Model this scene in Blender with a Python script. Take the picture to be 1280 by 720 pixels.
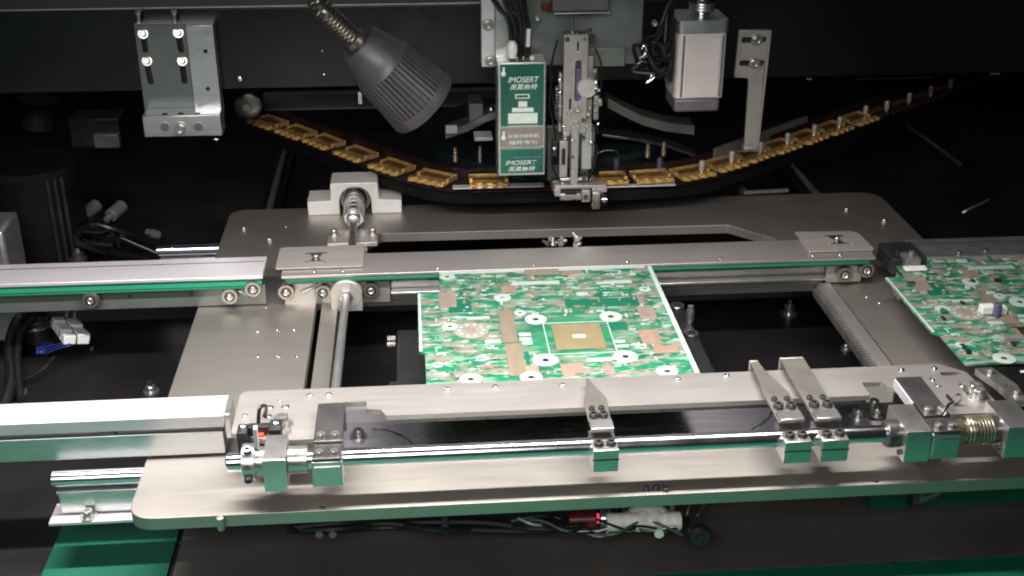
import bpy, bmesh, math, random
from mathutils import Vector, Matrix
random.seed(7)
R_ = math.radians
sc = bpy.context.scene
col = sc.collection
for o in list(bpy.data.objects): bpy.data.objects.remove(o)

# ------------------------------------------------------------------ camera
F = 1519.6                                   # focal length in pixels of a 1280 px wide frame
CR = Vector((0.99663253, -0.08199116, 0.00102639))
CU = Vector((0.03379699, 0.42215507, 0.9058934))
CW = Vector((0.07470855, 0.90280814, -0.42350453))
CC = Vector((-0.12985946, -1.01888976, 0.51720418))
cam = bpy.data.cameras.new('camera'); cam.sensor_width = 36; cam.lens = F/1280*36
cam.clip_start = .02; cam.clip_end = 30
co = bpy.data.objects.new('camera', cam); col.objects.link(co)
co.matrix_world = Matrix(((CR.x, CU.x, -CW.x, CC.x), (CR.y, CU.y, -CW.y, CC.y), (CR.z, CU.z, -CW.z, CC.z), (0, 0, 0, 1)))
sc.camera = co
def _ray(u, v): return CW*F + CR*(u-640) - CU*(v-360)
def atz(u, v, z):                            # survey point: where a sight line meets the level z
    d = _ray(u, v); t = (z-CC.z)/d.z; return CC+d*t
def aty(u, v, y):                            # ... or the upright plane y
    d = _ray(u, v); t = (y-CC.y)/d.y; return CC+d*t

# ------------------------------------------------------------------ world and lamps
w = bpy.data.worlds.new('World'); sc.world = w; w.use_nodes = True
bg = w.node_tree.nodes['Background']; bg.inputs[0].default_value = (.75, .8, .9, 1); bg.inputs[1].default_value = .012
def area(name, loc, sx, sy, power, rot=(0, 0, 0), color=(1, 1, 1), spread=180):
    l = bpy.data.lights.new(name, 'AREA'); l.shape = 'RECTANGLE'; l.size = sx; l.size_y = sy; l.energy = power; l.color = color
    l.spread = R_(spread)
    o = bpy.data.objects.new(name, l); col.objects.link(o); o.location = loc; o.rotation_euler = rot
    return o
area('led_tube_overhead', (-.14, -.155, .365), .86, .018, 8.0, (R_(-7), 0, 0), (1, .962, .935), 165)
area('rear_sheen_light', (-.15, 1.25, .86), 1.5, .2, .75, (R_(-57), 0, 0), (1, .95, .97))  # unseen light, added for sheen on the plates and the insert's reflection
area('front_fill_light', (-.5, -1.5, .95), 1.0, .5, 4.8, (R_(56), 0, R_(0)), (.97, .98, 1), 105)  # unseen fill light, added to brighten the camera-facing parts
sc.view_settings.view_transform = 'Standard'; sc.view_settings.look = 'None'
sc.view_settings.exposure = 0.0; sc.view_settings.gamma = 1
sc.render.engine = 'CYCLES'; sc.render.resolution_x = 1024; sc.render.resolution_y = 576
sc.cycles.max_bounces = 6; sc.cycles.caustics_reflective = False; sc.cycles.caustics_refractive = False
sc.cycles.use_denoising = True; sc.cycles.filter_width = 2.0

# ------------------------------------------------------------------ materials
def mat(name, base, metal=0., rough=.5, var=.12, scale=40, stretch=(1, 1, 1), bump=0., rvar=.15, emit=None, coat=0., spec=None, smear=0.):
    m = bpy.data.materials.new(name); m.use_nodes = True
    nt = m.node_tree; b = nt.nodes['Principled BSDF']; L = nt.links.new
    tc = nt.nodes.new('ShaderNodeTexCoord'); mp = nt.nodes.new('ShaderNodeMapping'); mp.inputs['Scale'].default_value = stretch
    L(tc.outputs['Object'], mp.inputs[0])
    n = nt.nodes.new('ShaderNodeTexNoise'); n.inputs['Scale'].default_value = scale; n.inputs['Detail'].default_value = 5
    L(mp.outputs[0], n.inputs['Vector'])
    cr = nt.nodes.new('ShaderNodeMapRange'); cr.inputs[1].default_value = .3; cr.inputs[2].default_value = .7
    cr.inputs[3].default_value = 1-var; cr.inputs[4].default_value = 1+var; L(n.outputs[0], cr.inputs[0])
    vm = nt.nodes.new('ShaderNodeVectorMath'); vm.operation = 'SCALE'; vm.inputs[0].default_value = base[:3]
    L(cr.outputs[0], vm.inputs['Scale']); L(vm.outputs[0], b.inputs['Base Color'])
    rr = nt.nodes.new('ShaderNodeMapRange'); rr.inputs[1].default_value = .3; rr.inputs[2].default_value = .7
    rr.inputs[3].default_value = max(.02, rough*(1-rvar)); rr.inputs[4].default_value = min(1, rough*(1+rvar)); L(n.outputs[0], rr.inputs[0])
    if smear:
        n2 = nt.nodes.new('ShaderNodeTexNoise'); n2.inputs['Scale'].default_value = 9; n2.inputs['Detail'].default_value = 7; n2.inputs['Roughness'].default_value = .65; n2.inputs['Distortion'].default_value = .6
        L(tc.outputs['Object'], n2.inputs['Vector'])
        m3 = nt.nodes.new('ShaderNodeMapRange'); m3.inputs[1].default_value = .35; m3.inputs[2].default_value = .68; m3.inputs[3].default_value = -smear; m3.inputs[4].default_value = smear; L(n2.outputs[0], m3.inputs[0])
        ad = nt.nodes.new('ShaderNodeMath'); ad.operation = 'ADD'; L(rr.outputs[0], ad.inputs[0]); L(m3.outputs[0], ad.inputs[1]); L(ad.outputs[0], b.inputs['Roughness'])
        ms = nt.nodes.new('ShaderNodeMath'); ms.operation = 'MULTIPLY_ADD'; L(m3.outputs[0], ms.inputs[0]); ms.inputs[1].default_value = -.9; ms.inputs[2].default_value = 1
        mu = nt.nodes.new('ShaderNodeMath'); mu.operation = 'MULTIPLY'; L(ms.outputs[0], mu.inputs[0]); L(cr.outputs[0], mu.inputs[1]); L(mu.outputs[0], vm.inputs['Scale'])
    else: L(rr.outputs[0], b.inputs['Roughness'])
    b.inputs['Metallic'].default_value = metal
    if coat: b.inputs['Coat Weight'].default_value = coat; b.inputs['Coat Roughness'].default_value = .15
    if spec is not None: b.inputs['Specular IOR Level'].default_value = spec
    if bump:
        bp = nt.nodes.new('ShaderNodeBump'); bp.inputs['Strength'].default_value = bump; bp.inputs['Distance'].default_value = .0006
        L(n.outputs[0], bp.inputs['Height']); L(bp.outputs[0], b.inputs['Normal'])
    if emit: b.inputs['Emission Color'].default_value = (*emit[:3], 1); b.inputs['Emission Strength'].default_value = emit[3]
    return m
M = {}
M['plate'] = mat('brushed_base_steel', (.47, .435, .395), .88, .5, .03, 60, (.3, 5, 1), .025, rvar=.04, smear=.045)
M['rail'] = mat('satin_rail_steel', (.55, .515, .485), .82, .45, .03, 50, (.3, 4, 1), .02, rvar=.05, smear=.045)
M['railplate'] = mat('satin_cap_steel', (.55, .51, .47), .55, .38, .07, 50, (.4, 3, 1), .1)
M['alu'] = mat('anodised_aluminium', (.76, .72, .75), .45, .38, .05, 70, (.2, 3, 1), .08)
M['alug'] = mat('milled_aluminium', (.62, .63, .62), .88, .33, .08, 60, (1, 1, 4), .1)
M['chrome'] = mat('polished_steel', (.80, .79, .85), 1., .19, .05, 30, (1, 1, 1), 0)
M['steel'] = mat('bare_steel', (.60, .585, .56), .9, .28, .12, 80, (1, 1, 1), .1)
M['blockf'] = mat('ground_block_steel', (.74, .72, .71), .95, .30, .06, 60, (1, 1, 1), .06)
M['mirror'] = mat('polished_insert_steel', (.84, .83, .87), 1., .27, .06, 25, (.4, 3, 1), .05)
M['darksteel'] = mat('blackened_steel', (.16, .15, .15), .8, .3, .15, 50)
M['black'] = mat('black_paint', (.006, .0065, .007), 0, .45, .3, 12, (1, 1, 1), .05, spec=.25)
M['blackplastic'] = mat('black_plastic', (.02, .02, .021), 0, .42, .25, 60, (1, 1, 1), .15)
M['lamp'] = mat('charcoal_lamp_plastic', (.05, .046, .052), 0, .45, .1, 90, (1, 1, 1), .2)
M['deck'] = mat('dark_machine_deck', (.014, .013, .0145), .0, .45, .35, 9, (1, 1, 1), .1, spec=.25)
M['sheet'] = mat('brown_grey_deck_sheet', (.13, .118, .108), .3, .42, .2, 8)
M['finger'] = mat('worn_finger_steel', (.235, .22, .19), .6, .38, .08, 50)
M['beam'] = mat('black_beam_paint', (.0055, .0066, .0072), 0, .3, .35, 5, (1, 1, 1), .05)
M['wheel'] = mat('gloss_black_disc', (.016, .024, .024), .3, .3, .2, 8)
M['gold'] = mat('gold_plated_brass', (.84, .57, .22), .7, .38, .22, 90, (1, 1, 1), .3)
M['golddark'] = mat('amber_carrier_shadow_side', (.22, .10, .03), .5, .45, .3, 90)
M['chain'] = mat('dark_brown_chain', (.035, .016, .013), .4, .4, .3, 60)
M['gpaint'] = mat('green_machine_paint', (.006, .125, .07), 0, .5, .1, 20, (1, 1, 1), .1)
M['belt'] = mat('green_belt_rubber', (.03, .33, .18), 0, .5, .12, 40, (.2, 2, 2), .1)
M['beltd'] = mat('dark_green_belt_rubber', (.012, .16, .09), 0, .5, .12, 40, (.2, 2, 2), .1)
M['white'] = mat('white_plastic', (.78, .78, .75), 0, .4, .06, 60)
M['ivory'] = mat('ivory_fitting_plastic', (.85, .82, .74), 0, .4, .12, 60)
M['motor'] = mat('painted_motor_casting', (.74, .66, .62), .25, .5, .05, 30)
M['motorg'] = mat('grey_motor_end', (.17, .16, .17), .3, .45, .1, 40)
M['signg'] = mat('green_sign_panel', (.010, .10, .072), .1, .3, .35, 14, (1, 1, 1), 0, coat=.4)
M['signgrey'] = mat('taupe_sign_panel', (.26, .22, .19), .2, .4, .1, 30)
M['ink'] = mat('pale_sign_print', (.66, .72, .64), 0, .5, .1, 200)
M['graygreen'] = mat('grey_green_head_plate', (.20, .215, .20), .5, .38, .08, 30, (1, 1, 1), .05)
M['column'] = mat('bead_blasted_column', (.40, .37, .345), .5, .42, .1, 60)
M['copper'] = mat('salmon_bare_copper', (.37, .25, .19), .25, .4, .12, 120)
M['pinkpad'] = mat('dusty_pink_pad', (.28, .225, .18), .1, .45, .15, 90)
M['tin'] = mat('tinned_pad', (.44, .54, .48), .1, .4, .06, 90)
M['chipb'] = mat('tan_chip_pad', (.27, .215, .12), .2, .4, .1, 90)
M['barb'] = mat('taupe_bar_pad', (.25, .205, .145), .2, .45, .1, 60, (3, .5, 1))
M['hole'] = mat('dark_bore', (.01, .01, .01), 0, .7, .1, 30)
M['purple'] = mat('violet_capacitor_sleeve', (.10, .09, .18), .1, .35, .1, 60)
M['capw'] = mat('pale_capacitor_body', (.56, .52, .48), .4, .4, .1, 60)
M['red'] = mat('lit_red_led', (.9, .05, .01), 0, .4, .1, 60, emit=(1, .05, .01, 3.0))
M['redp'] = mat('pink_red_glow', (.8, .08, .12), 0, .4, .1, 60, emit=(1, .06, .12, .9))
M['redg'] = mat('dark_red_sensor', (.12, .012, .014), 0, .3, .1, 60)
M['blue'] = mat('blue_wire', (.03, .04, .22), 0, .4)
M['cable'] = mat('black_cable_rubber', (.014, .013, .014), 0, .33, .2, 60)
M['edgew'] = mat('pale_board_rim', (.46, .56, .51), 0, .45, .06, 60)
M['cast'] = mat('pale_cast_housing', (.82, .79, .74), .25, .4, .06, 60)
M['bearing'] = mat('oily_bearing_steel', (.36, .33, .27), .85, .32, .12, 60)
M['ringgrey'] = mat('grey_beige_ring_pad', (.30, .285, .24), .1, .45, .12, 90)
M['beltm'] = mat('mid_green_belt_rubber', (.014, .17, .10), 0, .45, .12, 40, (.2, 2, 2), .1)
M['neck'] = mat('bronze_grey_hose_steel', (.27, .24, .17), .9, .33, .12, 60)
M['spring'] = mat('brassy_spring_steel', (.46, .42, .31), .9, .3, .12, 60)

def pcb_mat():
    m = bpy.data.materials.new('green_circuit_board'); m.use_nodes = True
    nt = m.node_tree; b = nt.nodes['Principled BSDF']; L = nt.links.new; N = nt.nodes.new
    tc = N('ShaderNodeTexCoord')
    def layer(scale, st, seed, lo, hi):
        mp = N('ShaderNodeMapping'); mp.inputs['Scale'].default_value = st; mp.inputs['Location'].default_value = (seed, seed*2, 0)
        L(tc.outputs['Object'], mp.inputs[0])
        n = N('ShaderNodeTexNoise'); n.inputs['Scale'].default_value = scale; n.inputs['Detail'].default_value = 2.5; n.inputs['Roughness'].default_value = .55
        L(mp.outputs[0], n.inputs['Vector'])
        r = N('ShaderNodeMapRange'); r.interpolation_type = 'SMOOTHSTEP'; r.inputs[1].default_value = lo; r.inputs[2].default_value = hi; L(n.outputs[0], r.inputs[0])
        return r.outputs[0]
    # quiet green field round the chip: masks pads away there
    sp = N('ShaderNodeSeparateXYZ'); L(tc.outputs['Object'], sp.inputs[0])
    vd = N('ShaderNodeVectorMath'); vd.operation = 'DISTANCE'
    mp0 = N('ShaderNodeMapping'); mp0.inputs['Scale'].default_value = (1, 1.15, 0); L(tc.outputs['Object'], mp0.inputs[0])
    L(mp0.outputs[0], vd.inputs[0]); vd.inputs[1].default_value = (.005, -.022, 0)
    q = N('ShaderNodeMapRange'); q.inputs[1].default_value = .035; q.inputs[2].default_value = .075; L(vd.outputs['Value'], q.inputs[0])
    q2 = N('ShaderNodeMath'); q2.operation = 'MULTIPLY_ADD'; q2.inputs[1].default_value = .85; q2.inputs[2].default_value = .15; L(q.outputs[0], q2.inputs[0])
    def mask(x):
        k = N('ShaderNodeMath'); k.operation = 'MULTIPLY'; L(x, k.inputs[0]); L(q2.outputs[0], k.inputs[1]); return k.outputs[0]
    def mix(fac, a, c):
        k = N('ShaderNodeMix'); k.data_type = 'RGBA'; L(fac, k.inputs[0])
        if isinstance(a, tuple): k.inputs[6].default_value = (*a, 1)
        else: L(a, k.inputs[6])
        k.inputs[7].default_value = (*c, 1); return k.outputs[2]
    c = mix(layer(22, (1, 1.3, 1), 9, .4, .65), (.012, .19, .085), (.008, .115, .065))
    c = mix(mask(layer(52, (.8, 1.7, 1), 3.1, .46, .59)), c, (.235, .205, .165))
    c = mix(mask(layer(64, (.7, 2.1, 1), 7.7, .53, .63)), c, (.16, .29, .21))
    c = mix(mask(layer(84, (.6, 2.2, 1), 5.3, .56, .64)), c, (.34, .43, .38))
    c = mix(mask(layer(120, (.6, 2.4, 1), 12.3, .62, .65)), c, (.03, .12, .08))
    L(c, b.inputs['Base Color']); b.inputs['Roughness'].default_value = .38; b.inputs['Specular IOR Level'].default_value = .35
    return m
M['pcb'] = pcb_mat()

# ------------------------------------------------------------------ object helpers
ORG = {}
def tag(o, label=None, cat=None, group=None, kind=None):
    if label: o['label'] = label
    if cat: o['category'] = cat
    if group: o['group'] = group
    if kind: o['kind'] = kind
    return o
def thing(name, label, cat, loc=(0, 0, 0), group=None):
    o = bpy.data.objects.new(name, None); col.objects.link(o); o.location = loc; o.empty_display_size = .01
    ORG[o.name] = Vector(loc); return tag(o, label, cat, group)
def obj(name, bm, m, parent=None, bevel=0., smooth=True, local=False):
    me = bpy.data.meshes.new(name)
    org = ORG.get(parent.name, Vector()) if parent else Vector()
    if not local and org.length: bmesh.ops.translate(bm, vec=-org, verts=bm.verts)
    bmesh.ops.recalc_face_normals(bm, faces=bm.faces)
    bm.to_mesh(me); bm.free()
    for mm in (m if isinstance(m, (list, tuple)) else [m]): me.materials.append(M[mm] if isinstance(mm, str) else mm)
    if smooth:
        me.shade_smooth()
        me.set_sharp_from_angle(angle=R_(35))
    o = bpy.data.objects.new(name, me); col.objects.link(o)
    if parent: o.parent = parent; ORG[o.name] = org
    if bevel:
        b = o.modifiers.new('bevel', 'BEVEL'); b.width = bevel; b.segments = 2; b.limit_method = 'ANGLE'; b.angle_limit = R_(40); b.harden_normals = False
    return o
def dup(o, parent=None, loc=None, **kw):
    c = o.copy(); col.objects.link(c)
    if parent is not None: c.parent = parent
    if loc is not None: c.location = loc
    for ch in o.children: dup(ch, c)
    tag(c, **kw); ORG[c.name] = ORG.get(o.name, Vector())+((Vector(loc)) if loc is not None else Vector()); return c
def B(): return bmesh.new()
def box(bm, x0, x1, y0, y1, z0, z1, mi=0, mtx=None):
    vs = [bm.verts.new((x, y, z)) for z in (z0, z1) for x, y in ((x0, y0), (x1, y0), (x1, y1), (x0, y1))]
    for f in ((3, 2, 1, 0), (4, 5, 6, 7), (0, 1, 5, 4), (1, 2, 6, 5), (2, 3, 7, 6), (3, 0, 4, 7)):
        fc = bm.faces.new([vs[i] for i in f]); fc.material_index = mi
    if mtx: bmesh.ops.transform(bm, matrix=mtx, verts=vs)
    return bm
def frame(axis):
    a = Vector(axis).normalized(); t = Vector((0, 0, 1)) if abs(a.z) < .9 else Vector((1, 0, 0))
    u = a.cross(t).normalized(); v = a.cross(u).normalized(); return a, u, v
def lathe(bm, p, axis, prof, n=20, mi=0, cap=True):
    p = Vector(p); a, u, v = frame(axis); rings = []
    for (h, r) in prof:
        rings.append([bm.verts.new(p+a*h+(u*math.cos(2*math.pi*i/n)+v*math.sin(2*math.pi*i/n))*r) for i in range(n)])
    for A, C in zip(rings, rings[1:]):
        for i in range(n):
            f = bm.faces.new((A[i], A[(i+1) % n], C[(i+1) % n], C[i])); f.material_index = mi
    if cap:
        for rr in (rings[0], rings[-1]):
            f = bm.faces.new(rr); f.material_index = mi
    return bm
def cyl(bm, p, q, r, n=18, mi=0, r2=None):
    p = Vector(p); q = Vector(q); return lathe(bm, p, q-p, [(0, r), ((q-p).length, r if r2 is None else r2)], n, mi)
def tube(bm, pts, r, n=8, mi=0, sub=5):
    P = [Vector(p) for p in pts]; Q = []
    for i in range(len(P)-1):
        a = P[max(i-1, 0)]; b = P[i]; c = P[i+1]; d = P[min(i+2, len(P)-1)]
        for k in range(sub):
            t = k/sub; Q.append(.5*((2*b)+(c-a)*t+(2*a-5*b+4*c-d)*t*t+(3*b-a-3*c+d)*t**3))
    Q.append(P[-1]); rings = []; up = None
    for i, p in enumerate(Q):
        t = (Q[min(i+1, len(Q)-1)]-Q[max(i-1, 0)]).normalized()
        if up is None: _, up, _ = frame(t)
        up = (up-t*up.dot(t)).normalized(); v = t.cross(up)
        rings.append([bm.verts.new(p+(up*math.cos(2*math.pi*k/n)+v*math.sin(2*math.pi*k/n))*r) for k in range(n)])
    for A, C in zip(rings, rings[1:]):
        for k in range(n):
            f = bm.faces.new((A[k], A[(k+1) % n], C[(k+1) % n], C[k])); f.material_index = mi
    bm.faces.new(rings[0]); bm.faces.new(rings[-1]); return bm
def rpoly(pts, rad=0, seg=6):
    out = []; n = len(pts)
    for i, p in enumerate(pts):
        r = rad[i] if isinstance(rad, (list, tuple)) else rad
        p = Vector(p[:2]); a = (Vector(pts[i-1][:2])-p); c = (Vector(pts[(i+1) % n][:2])-p)
        if r <= 0: out.append(p); continue
        an = a.angle(c); d = min(r/math.tan(an/2), a.length*.49, c.length*.49)
        s = p+a.normalized()*d; e = p+c.normalized()*d
        for k in range(seg+1):
            t = k/seg; out.append(s*(1-t)**2+p*2*t*(1-t)+e*t*t)
    return out
def slot(cx, cy, hx, hy, seg=6):            # stadium / rounded slot
    r = min(hx, hy); return rpoly([(cx-hx, cy-hy), (cx+hx, cy-hy), (cx+hx, cy+hy), (cx-hx, cy+hy)], r*.98, seg)
def circ(cx, cy, r, n=14): return [Vector((cx+r*math.cos(2*math.pi*i/n), cy+r*math.sin(2*math.pi*i/n))) for i in range(n)]
def sheet(bm, outer, holes=(), z0=0, z1=.01, mtx=None):
    edges = []; allv = []
    for loop in [outer, *holes]:
        vs = [bm.verts.new((p[0], p[1], z1)) for p in loop]; allv += vs
        edges += [bm.edges.new((vs[i], vs[(i+1) % len(vs)])) for i in range(len(vs))]
    r = bmesh.ops.triangle_fill(bm, use_beauty=True, use_dissolve=False, edges=edges)
    fs = [g for g in r['geom'] if isinstance(g, bmesh.types.BMFace)]
    e = bmesh.ops.extrude_face_region(bm, geom=fs)
    nv = [g for g in e['geom'] if isinstance(g, bmesh.types.BMVert)]
    bmesh.ops.translate(bm, vec=(0, 0, z0-z1), verts=nv)
    if mtx: bmesh.ops.transform(bm, matrix=mtx, verts=allv+nv)
    return bm
def bxo(name, m, parent, x0, x1, y0, y1, z0, z1, bevel=.0006):
    return obj(name, box(B(), x0, x1, y0, y1, z0, z1), m, parent, bevel)

# shared screw meshes (socket cap head, pan head) -------------------------------------
def capscrew():
    bm = B(); lathe(bm, (0, 0, 0), (0, 0, 1), [(0, 1), (.8, 1), (1, .85), (1, .5), (.45, .48), (.45, .02)], 14, cap=False); return bm
def panscrew():
    bm = B(); lathe(bm, (0, 0, 0), (0, 0, 1), [(0, 1), (.35, .95), (.6, .7), (.68, .35), (.45, .3), (.45, .02)], 14, cap=False); return bm
def washer_bolt():
    bm = B(); lathe(bm, (0, 0, 0), (0, 0, 1), [(0, 1.6), (.25, 1.6), (.25, 1.), (1.3, 1.), (1.5, .85), (1.5, .5), (1., .48), (1., .02)], 16, cap=False); return bm
SM = {}
for nm, fn, mm in (('cap', capscrew, 'steel'), ('pan', panscrew, 'chrome'), ('wash', washer_bolt, 'steel'), ('dark', capscrew, 'darksteel')):
    me = bpy.data.meshes.new('screw_'+nm); b_ = fn(); bmesh.ops.recalc_face_normals(b_, faces=b_.faces); b_.to_mesh(me); b_.free()
    me.materials.append(M[mm]); me.shade_smooth(); me.set_sharp_from_angle(angle=R_(40)); SM[nm] = me
def screw(parent, p, r=.003, kind='cap', axis=(0, 0, 1), name='screw'):
    o = bpy.data.objects.new(name, SM[kind]); col.objects.link(o); o.parent = parent
    org = ORG.get(parent.name, Vector()); o.location = Vector(p)-org; o.scale = (r, r, r)
    o.rotation_euler = Vector((0, 0, 1)).rotation_difference(Vector(axis)).to_euler(); o.rotation_euler.rotate_axis('Z', random.random()*3)
    return o
FR = (0, -1, 0)

# ================================================================== THE SETTING
ZD = -.12
bm = B(); box(bm, -1.5, 1.6, -.05, 2.2, ZD-.02, ZD); box(bm, -.345, 1.6, -.2285, -.05, ZD-.02, ZD); box(bm, -1.5, -.447, -.2285, -.05, ZD-.02, ZD)
tag(obj('machine_deck', bm, 'deck'), kind='structure')
bm = B(); box(bm, -1.5, 1.6, -1.6, -.2285, ZD-.02, ZD+.003); box(bm, -.447, -.345, -.2285, -.06, ZD-.02, ZD+.003)
tag(obj('painted_machine_bed', bm, 'gpaint'), kind='structure')
bm = B(); box(bm, -.34, 1.2, -.2283, -.04, ZD+.001, ZD+.004)
tag(obj('deck_sheet', bm, 'sheet'), kind='structure')
tag(bxo('back_wall', 'black', None, -1.5, 1.6, 1.6, 1.62, ZD, 1.1), kind='structure')
tag(bxo('side_wall', 'black', None, -1.52, -1.5, -.2, 1.6, ZD, 1.1), kind='structure')
tag(bxo('side_wall', 'black', None, 1.6, 1.62, -.2, 1.6, ZD, 1.1), kind='structure')

# ================================================================== BASE PLATE
ZB = -.036
bp_ = thing('carriage_plate', 'large brushed steel base plate with rounded corners and square opening under the circuit board', 'base plate', (0, 0, ZB))
outer = rpoly([(-.36, -.232), (.462, -.232), (.462, .416), (-.362, .416)], [.022, .02, .03, .022], 8)
hole1 = rpoly([(-.2165, -.058), (.2975, -.058), (.2975, .15), (-.2165, .15)], .004, 3)
hole2 = [(-.19, .205), (.289, .205), (.289, .273), (.243, .319), (-.174, .325), (-.19, .299)]
slots = [slot(-.2365, .05, .0032, .096)]
slots += [circ(p.x, p.y, r, 10) for p, r in ((atz(275+0, 647, ZB), .003), (atz(405, 633, ZB), .0025), (atz(1095, 601, ZB), .0025))]
obj('plate', sheet(B(), outer, [hole1, hole2]+slots, ZB-.011, ZB), 'plate', bp_, .0008)
for (u, v, r, k) in ((305, 287, .0035, 'cap'), (337, 301, .0035, 'cap'), (357, 284, .0015, 'pan'), (1058, 263, .0035, 'cap'), (1105, 277, .0038, 'cap'),
                    (347, 330, .0015, 'pan'), (333, 384, .0016, 'pan'), (322, 415, .002, 'pan'), (347, 413, .002, 'pan'), (368, 413, .002, 'pan'), (322, 446, .002, 'pan'),
                    (348, 446, .002, 'pan'), (371, 446, .002, 'pan'), (1083, 371, .0018, 'pan'), (1099, 379, .0018, 'pan'), (1180, 553, .003, 'pan'), (808, 612, .003, 'dark'), (820, 611, .003, 'dark'), (832, 613, .003, 'dark')):
    screw(bp_, atz(u, v, ZB), r, k)
ins = obj('polished_insert', sheet(B(), rpoly([(-.2, -.17), (.255, -.17), (.255, -.085), (-.2, -.085)], .003, 3), [], ZB-.001, ZB+.002), 'mirror', bp_, .0005)
obj('arc_groove', tube(B(), [atz(a, b, ZB+.0022) for a, b in ((465, 536), (485, 538), (503, 545), (515, 554))], .0007, 6), 'darksteel', bp_)
for u, v in ((448, 545), (1072, 520), (1092, 508), (1096, 518)): screw(bp_, atz(u, v, ZB+.002), .0045, 'wash')
# bracing ribs seen inside the rear slot and gear rack along the opening
rk = B()
for i in range(34): box(rk, .2915, .2968, -.052+i*.0056, -.0485+i*.0056, ZB-.010, ZB-.0015)
tag(obj('rack_teeth', rk, 'steel', bp_), kind='stuff')
bxo('rack_bar', 'rail', bp_, .2985, .3105, -.105, .14, ZB, ZB+.003)
bxo('groove_strip', 'darksteel', bp_, .3113, .3128, -.105, .14, ZB, ZB+.001, 0)

# ================================================================== BACK GUIDE RAIL
def bearing(parent, x, y, z, r=.0088):
    b = obj('pulley', lathe(B(), (x, y+.004, z), FR, [(0, r*.9), (.002, r), (.0065, r), (.0075, r*.93), (.0075, r*.62), (.0062, r*.6), (.0062, r*.55)], 24), 'bearing', parent)
    obj('bearing_seal', lathe(B(), (x, y-.0022, z), FR, [(0, r*.58), (.0012, r*.58)], 20), 'blackplastic', b)
    obj('hub', lathe(B(), (x, y-.0032, z), FR, [(0, r*.42), (.0012, r*.42), (.0017, r*.3), (.0008, r*.2), (.0008, r*.02)], 16, cap=False), 'steel', b)
    return b
gr = thing('guide_rail', 'middle rear conveyor rail with green belt carrying the back edge of the central circuit board', 'conveyor rail', (0, .15, 0))
bm = B()   # top with sloped lip
prof = [(.174, .004), (.144, .004), (.1275, .0012), (.1275, -.002), (.174, -.002)]
X0, X1 = -.272, .352
for A in (0,):
    ra = [bm.verts.new((X0, y, z)) for y, z in prof]; rb = [bm.verts.new((X1, y, z)) for y, z in prof]
    for i in range(5): bm.faces.new((ra[i], ra[(i+1) % 5], rb[(i+1) % 5], rb[i]))
    bm.faces.new(ra); bm.faces.new(rb[::-1])
obj('rail_cap', bm, 'rail', gr, .0005)
obj('end_cover', sheet(B(), rpoly([(-.2785, .1385), (-.1885, .1385), (-.1885, .1935), (-.2785, .1935)], [.002, .002, .002, .006]), [circ(-.2385+dx, .163+dy, .0022, 8) for dx in (-.012, .012) for dy in (-.011, .011)], .0042, .0056), 'railplate', gr, .0005)
obj('end_cover', sheet(B(), rpoly([(.283, .1385), (.354, .1385), (.354, .15), (.352, .19), (.283, .193)], [.002, .002, .004, .012, .002]), [circ(.322+dx, .166+dy, .0022, 8) for dx in (-.012, .012) for dy in (-.011, .011)], .0042, .0056), 'railplate', gr, .0005)
for cx, cy in ((-.2385, .163), (.322, .166)):
    obj('cross_slot', sheet(B(), [(cx+a, cy+b) for a, b in ((-.011, -.0105), (-.005, -.0085), (-.003, 0), (-.006, .009), (-.011, .012), (-.004, .0125), (.003, .0125), (.011, .012), (.006, .009), (.003, 0), (.005, -.0085), (.011, -.0105))], [], .0052, .0062), 'darksteel', gr)
    screw(gr, (cx, cy, .006), .003, 'cap')
for u, v in ((393, 338), (428, 337), (547, 335), (667, 331), (784, 327), (899, 321), (1014, 317), (1048, 316)):
    p = atz(u, v, .0022); screw(gr, (p.x, .1345, .0018), .0022, 'pan')
bxo('belt', 'beltm', gr, X0+.004, X1-.004, .1285, .142, -.0075, -.0030, .001)
bxo('belt_guide', 'darksteel', gr, X0+.004, X1-.004, .134, .143, -.0110, -.0092, .0003)
bxo('side_plate', 'rail', gr, -.272, -.162, .139, .146, -.0375, -.0115)
bxo('side_plate', 'rail', gr, -.1615, .305, .147, .152, -.0385, -.0115)
bxo('side_ledge', 'alug', gr, -.1615, .305, .136, .1465, -.0285, -.0250, .0008)
bxo('side_plate', 'rail', gr, .3055, .345, .141, .147, -.0335, -.0115)
bxo('rail_core', 'railplate', gr, -.27, .345, .1525, .171, ZB+.0005, -.0025)
for x, z in ((-.2688, -.0195), (-.2312, -.0215), (-.1815, -.0210), (.3235, -.0213), (.3469, -.0168)): bearing(gr, x, .136, z)
screw(gr, (-.199+.02, .1385, -.014), .002, 'pan', FR)
obj('tension_arm', tube(B(), [(-.256, .137, -.023), (-.245, .137, -.0185), (-.232, .137, -.0125)], .0012, 6), 'steel', gr)
hs = B(); lathe(hs, (-.207, .137, -.0215), FR, [(0, .0165), (.011, .0165), (.012, .0158)], 28); box(hs, -.2232, -.1908, .1255, .137, -.040, -.0225)
obj('screw_housing', hs, 'railplate', gr, .0006)

ls = thing('lead_screw', 'steel adjusting rod running forward over the left slot of the base plate', 'rod', (-.207, 0, -.0235))
obj('rod', cyl(B(), (-.2072, .1245, -.0225), (-.2086, -.102, -.0225), .0042, 18), 'alug', ls)
obj('end_nut', lathe(B(), (-.2072, .1248, -.0225), FR, [(0, .0075), (.003, .0075), (.0035, .006)], 6), 'steel', ls)

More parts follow.
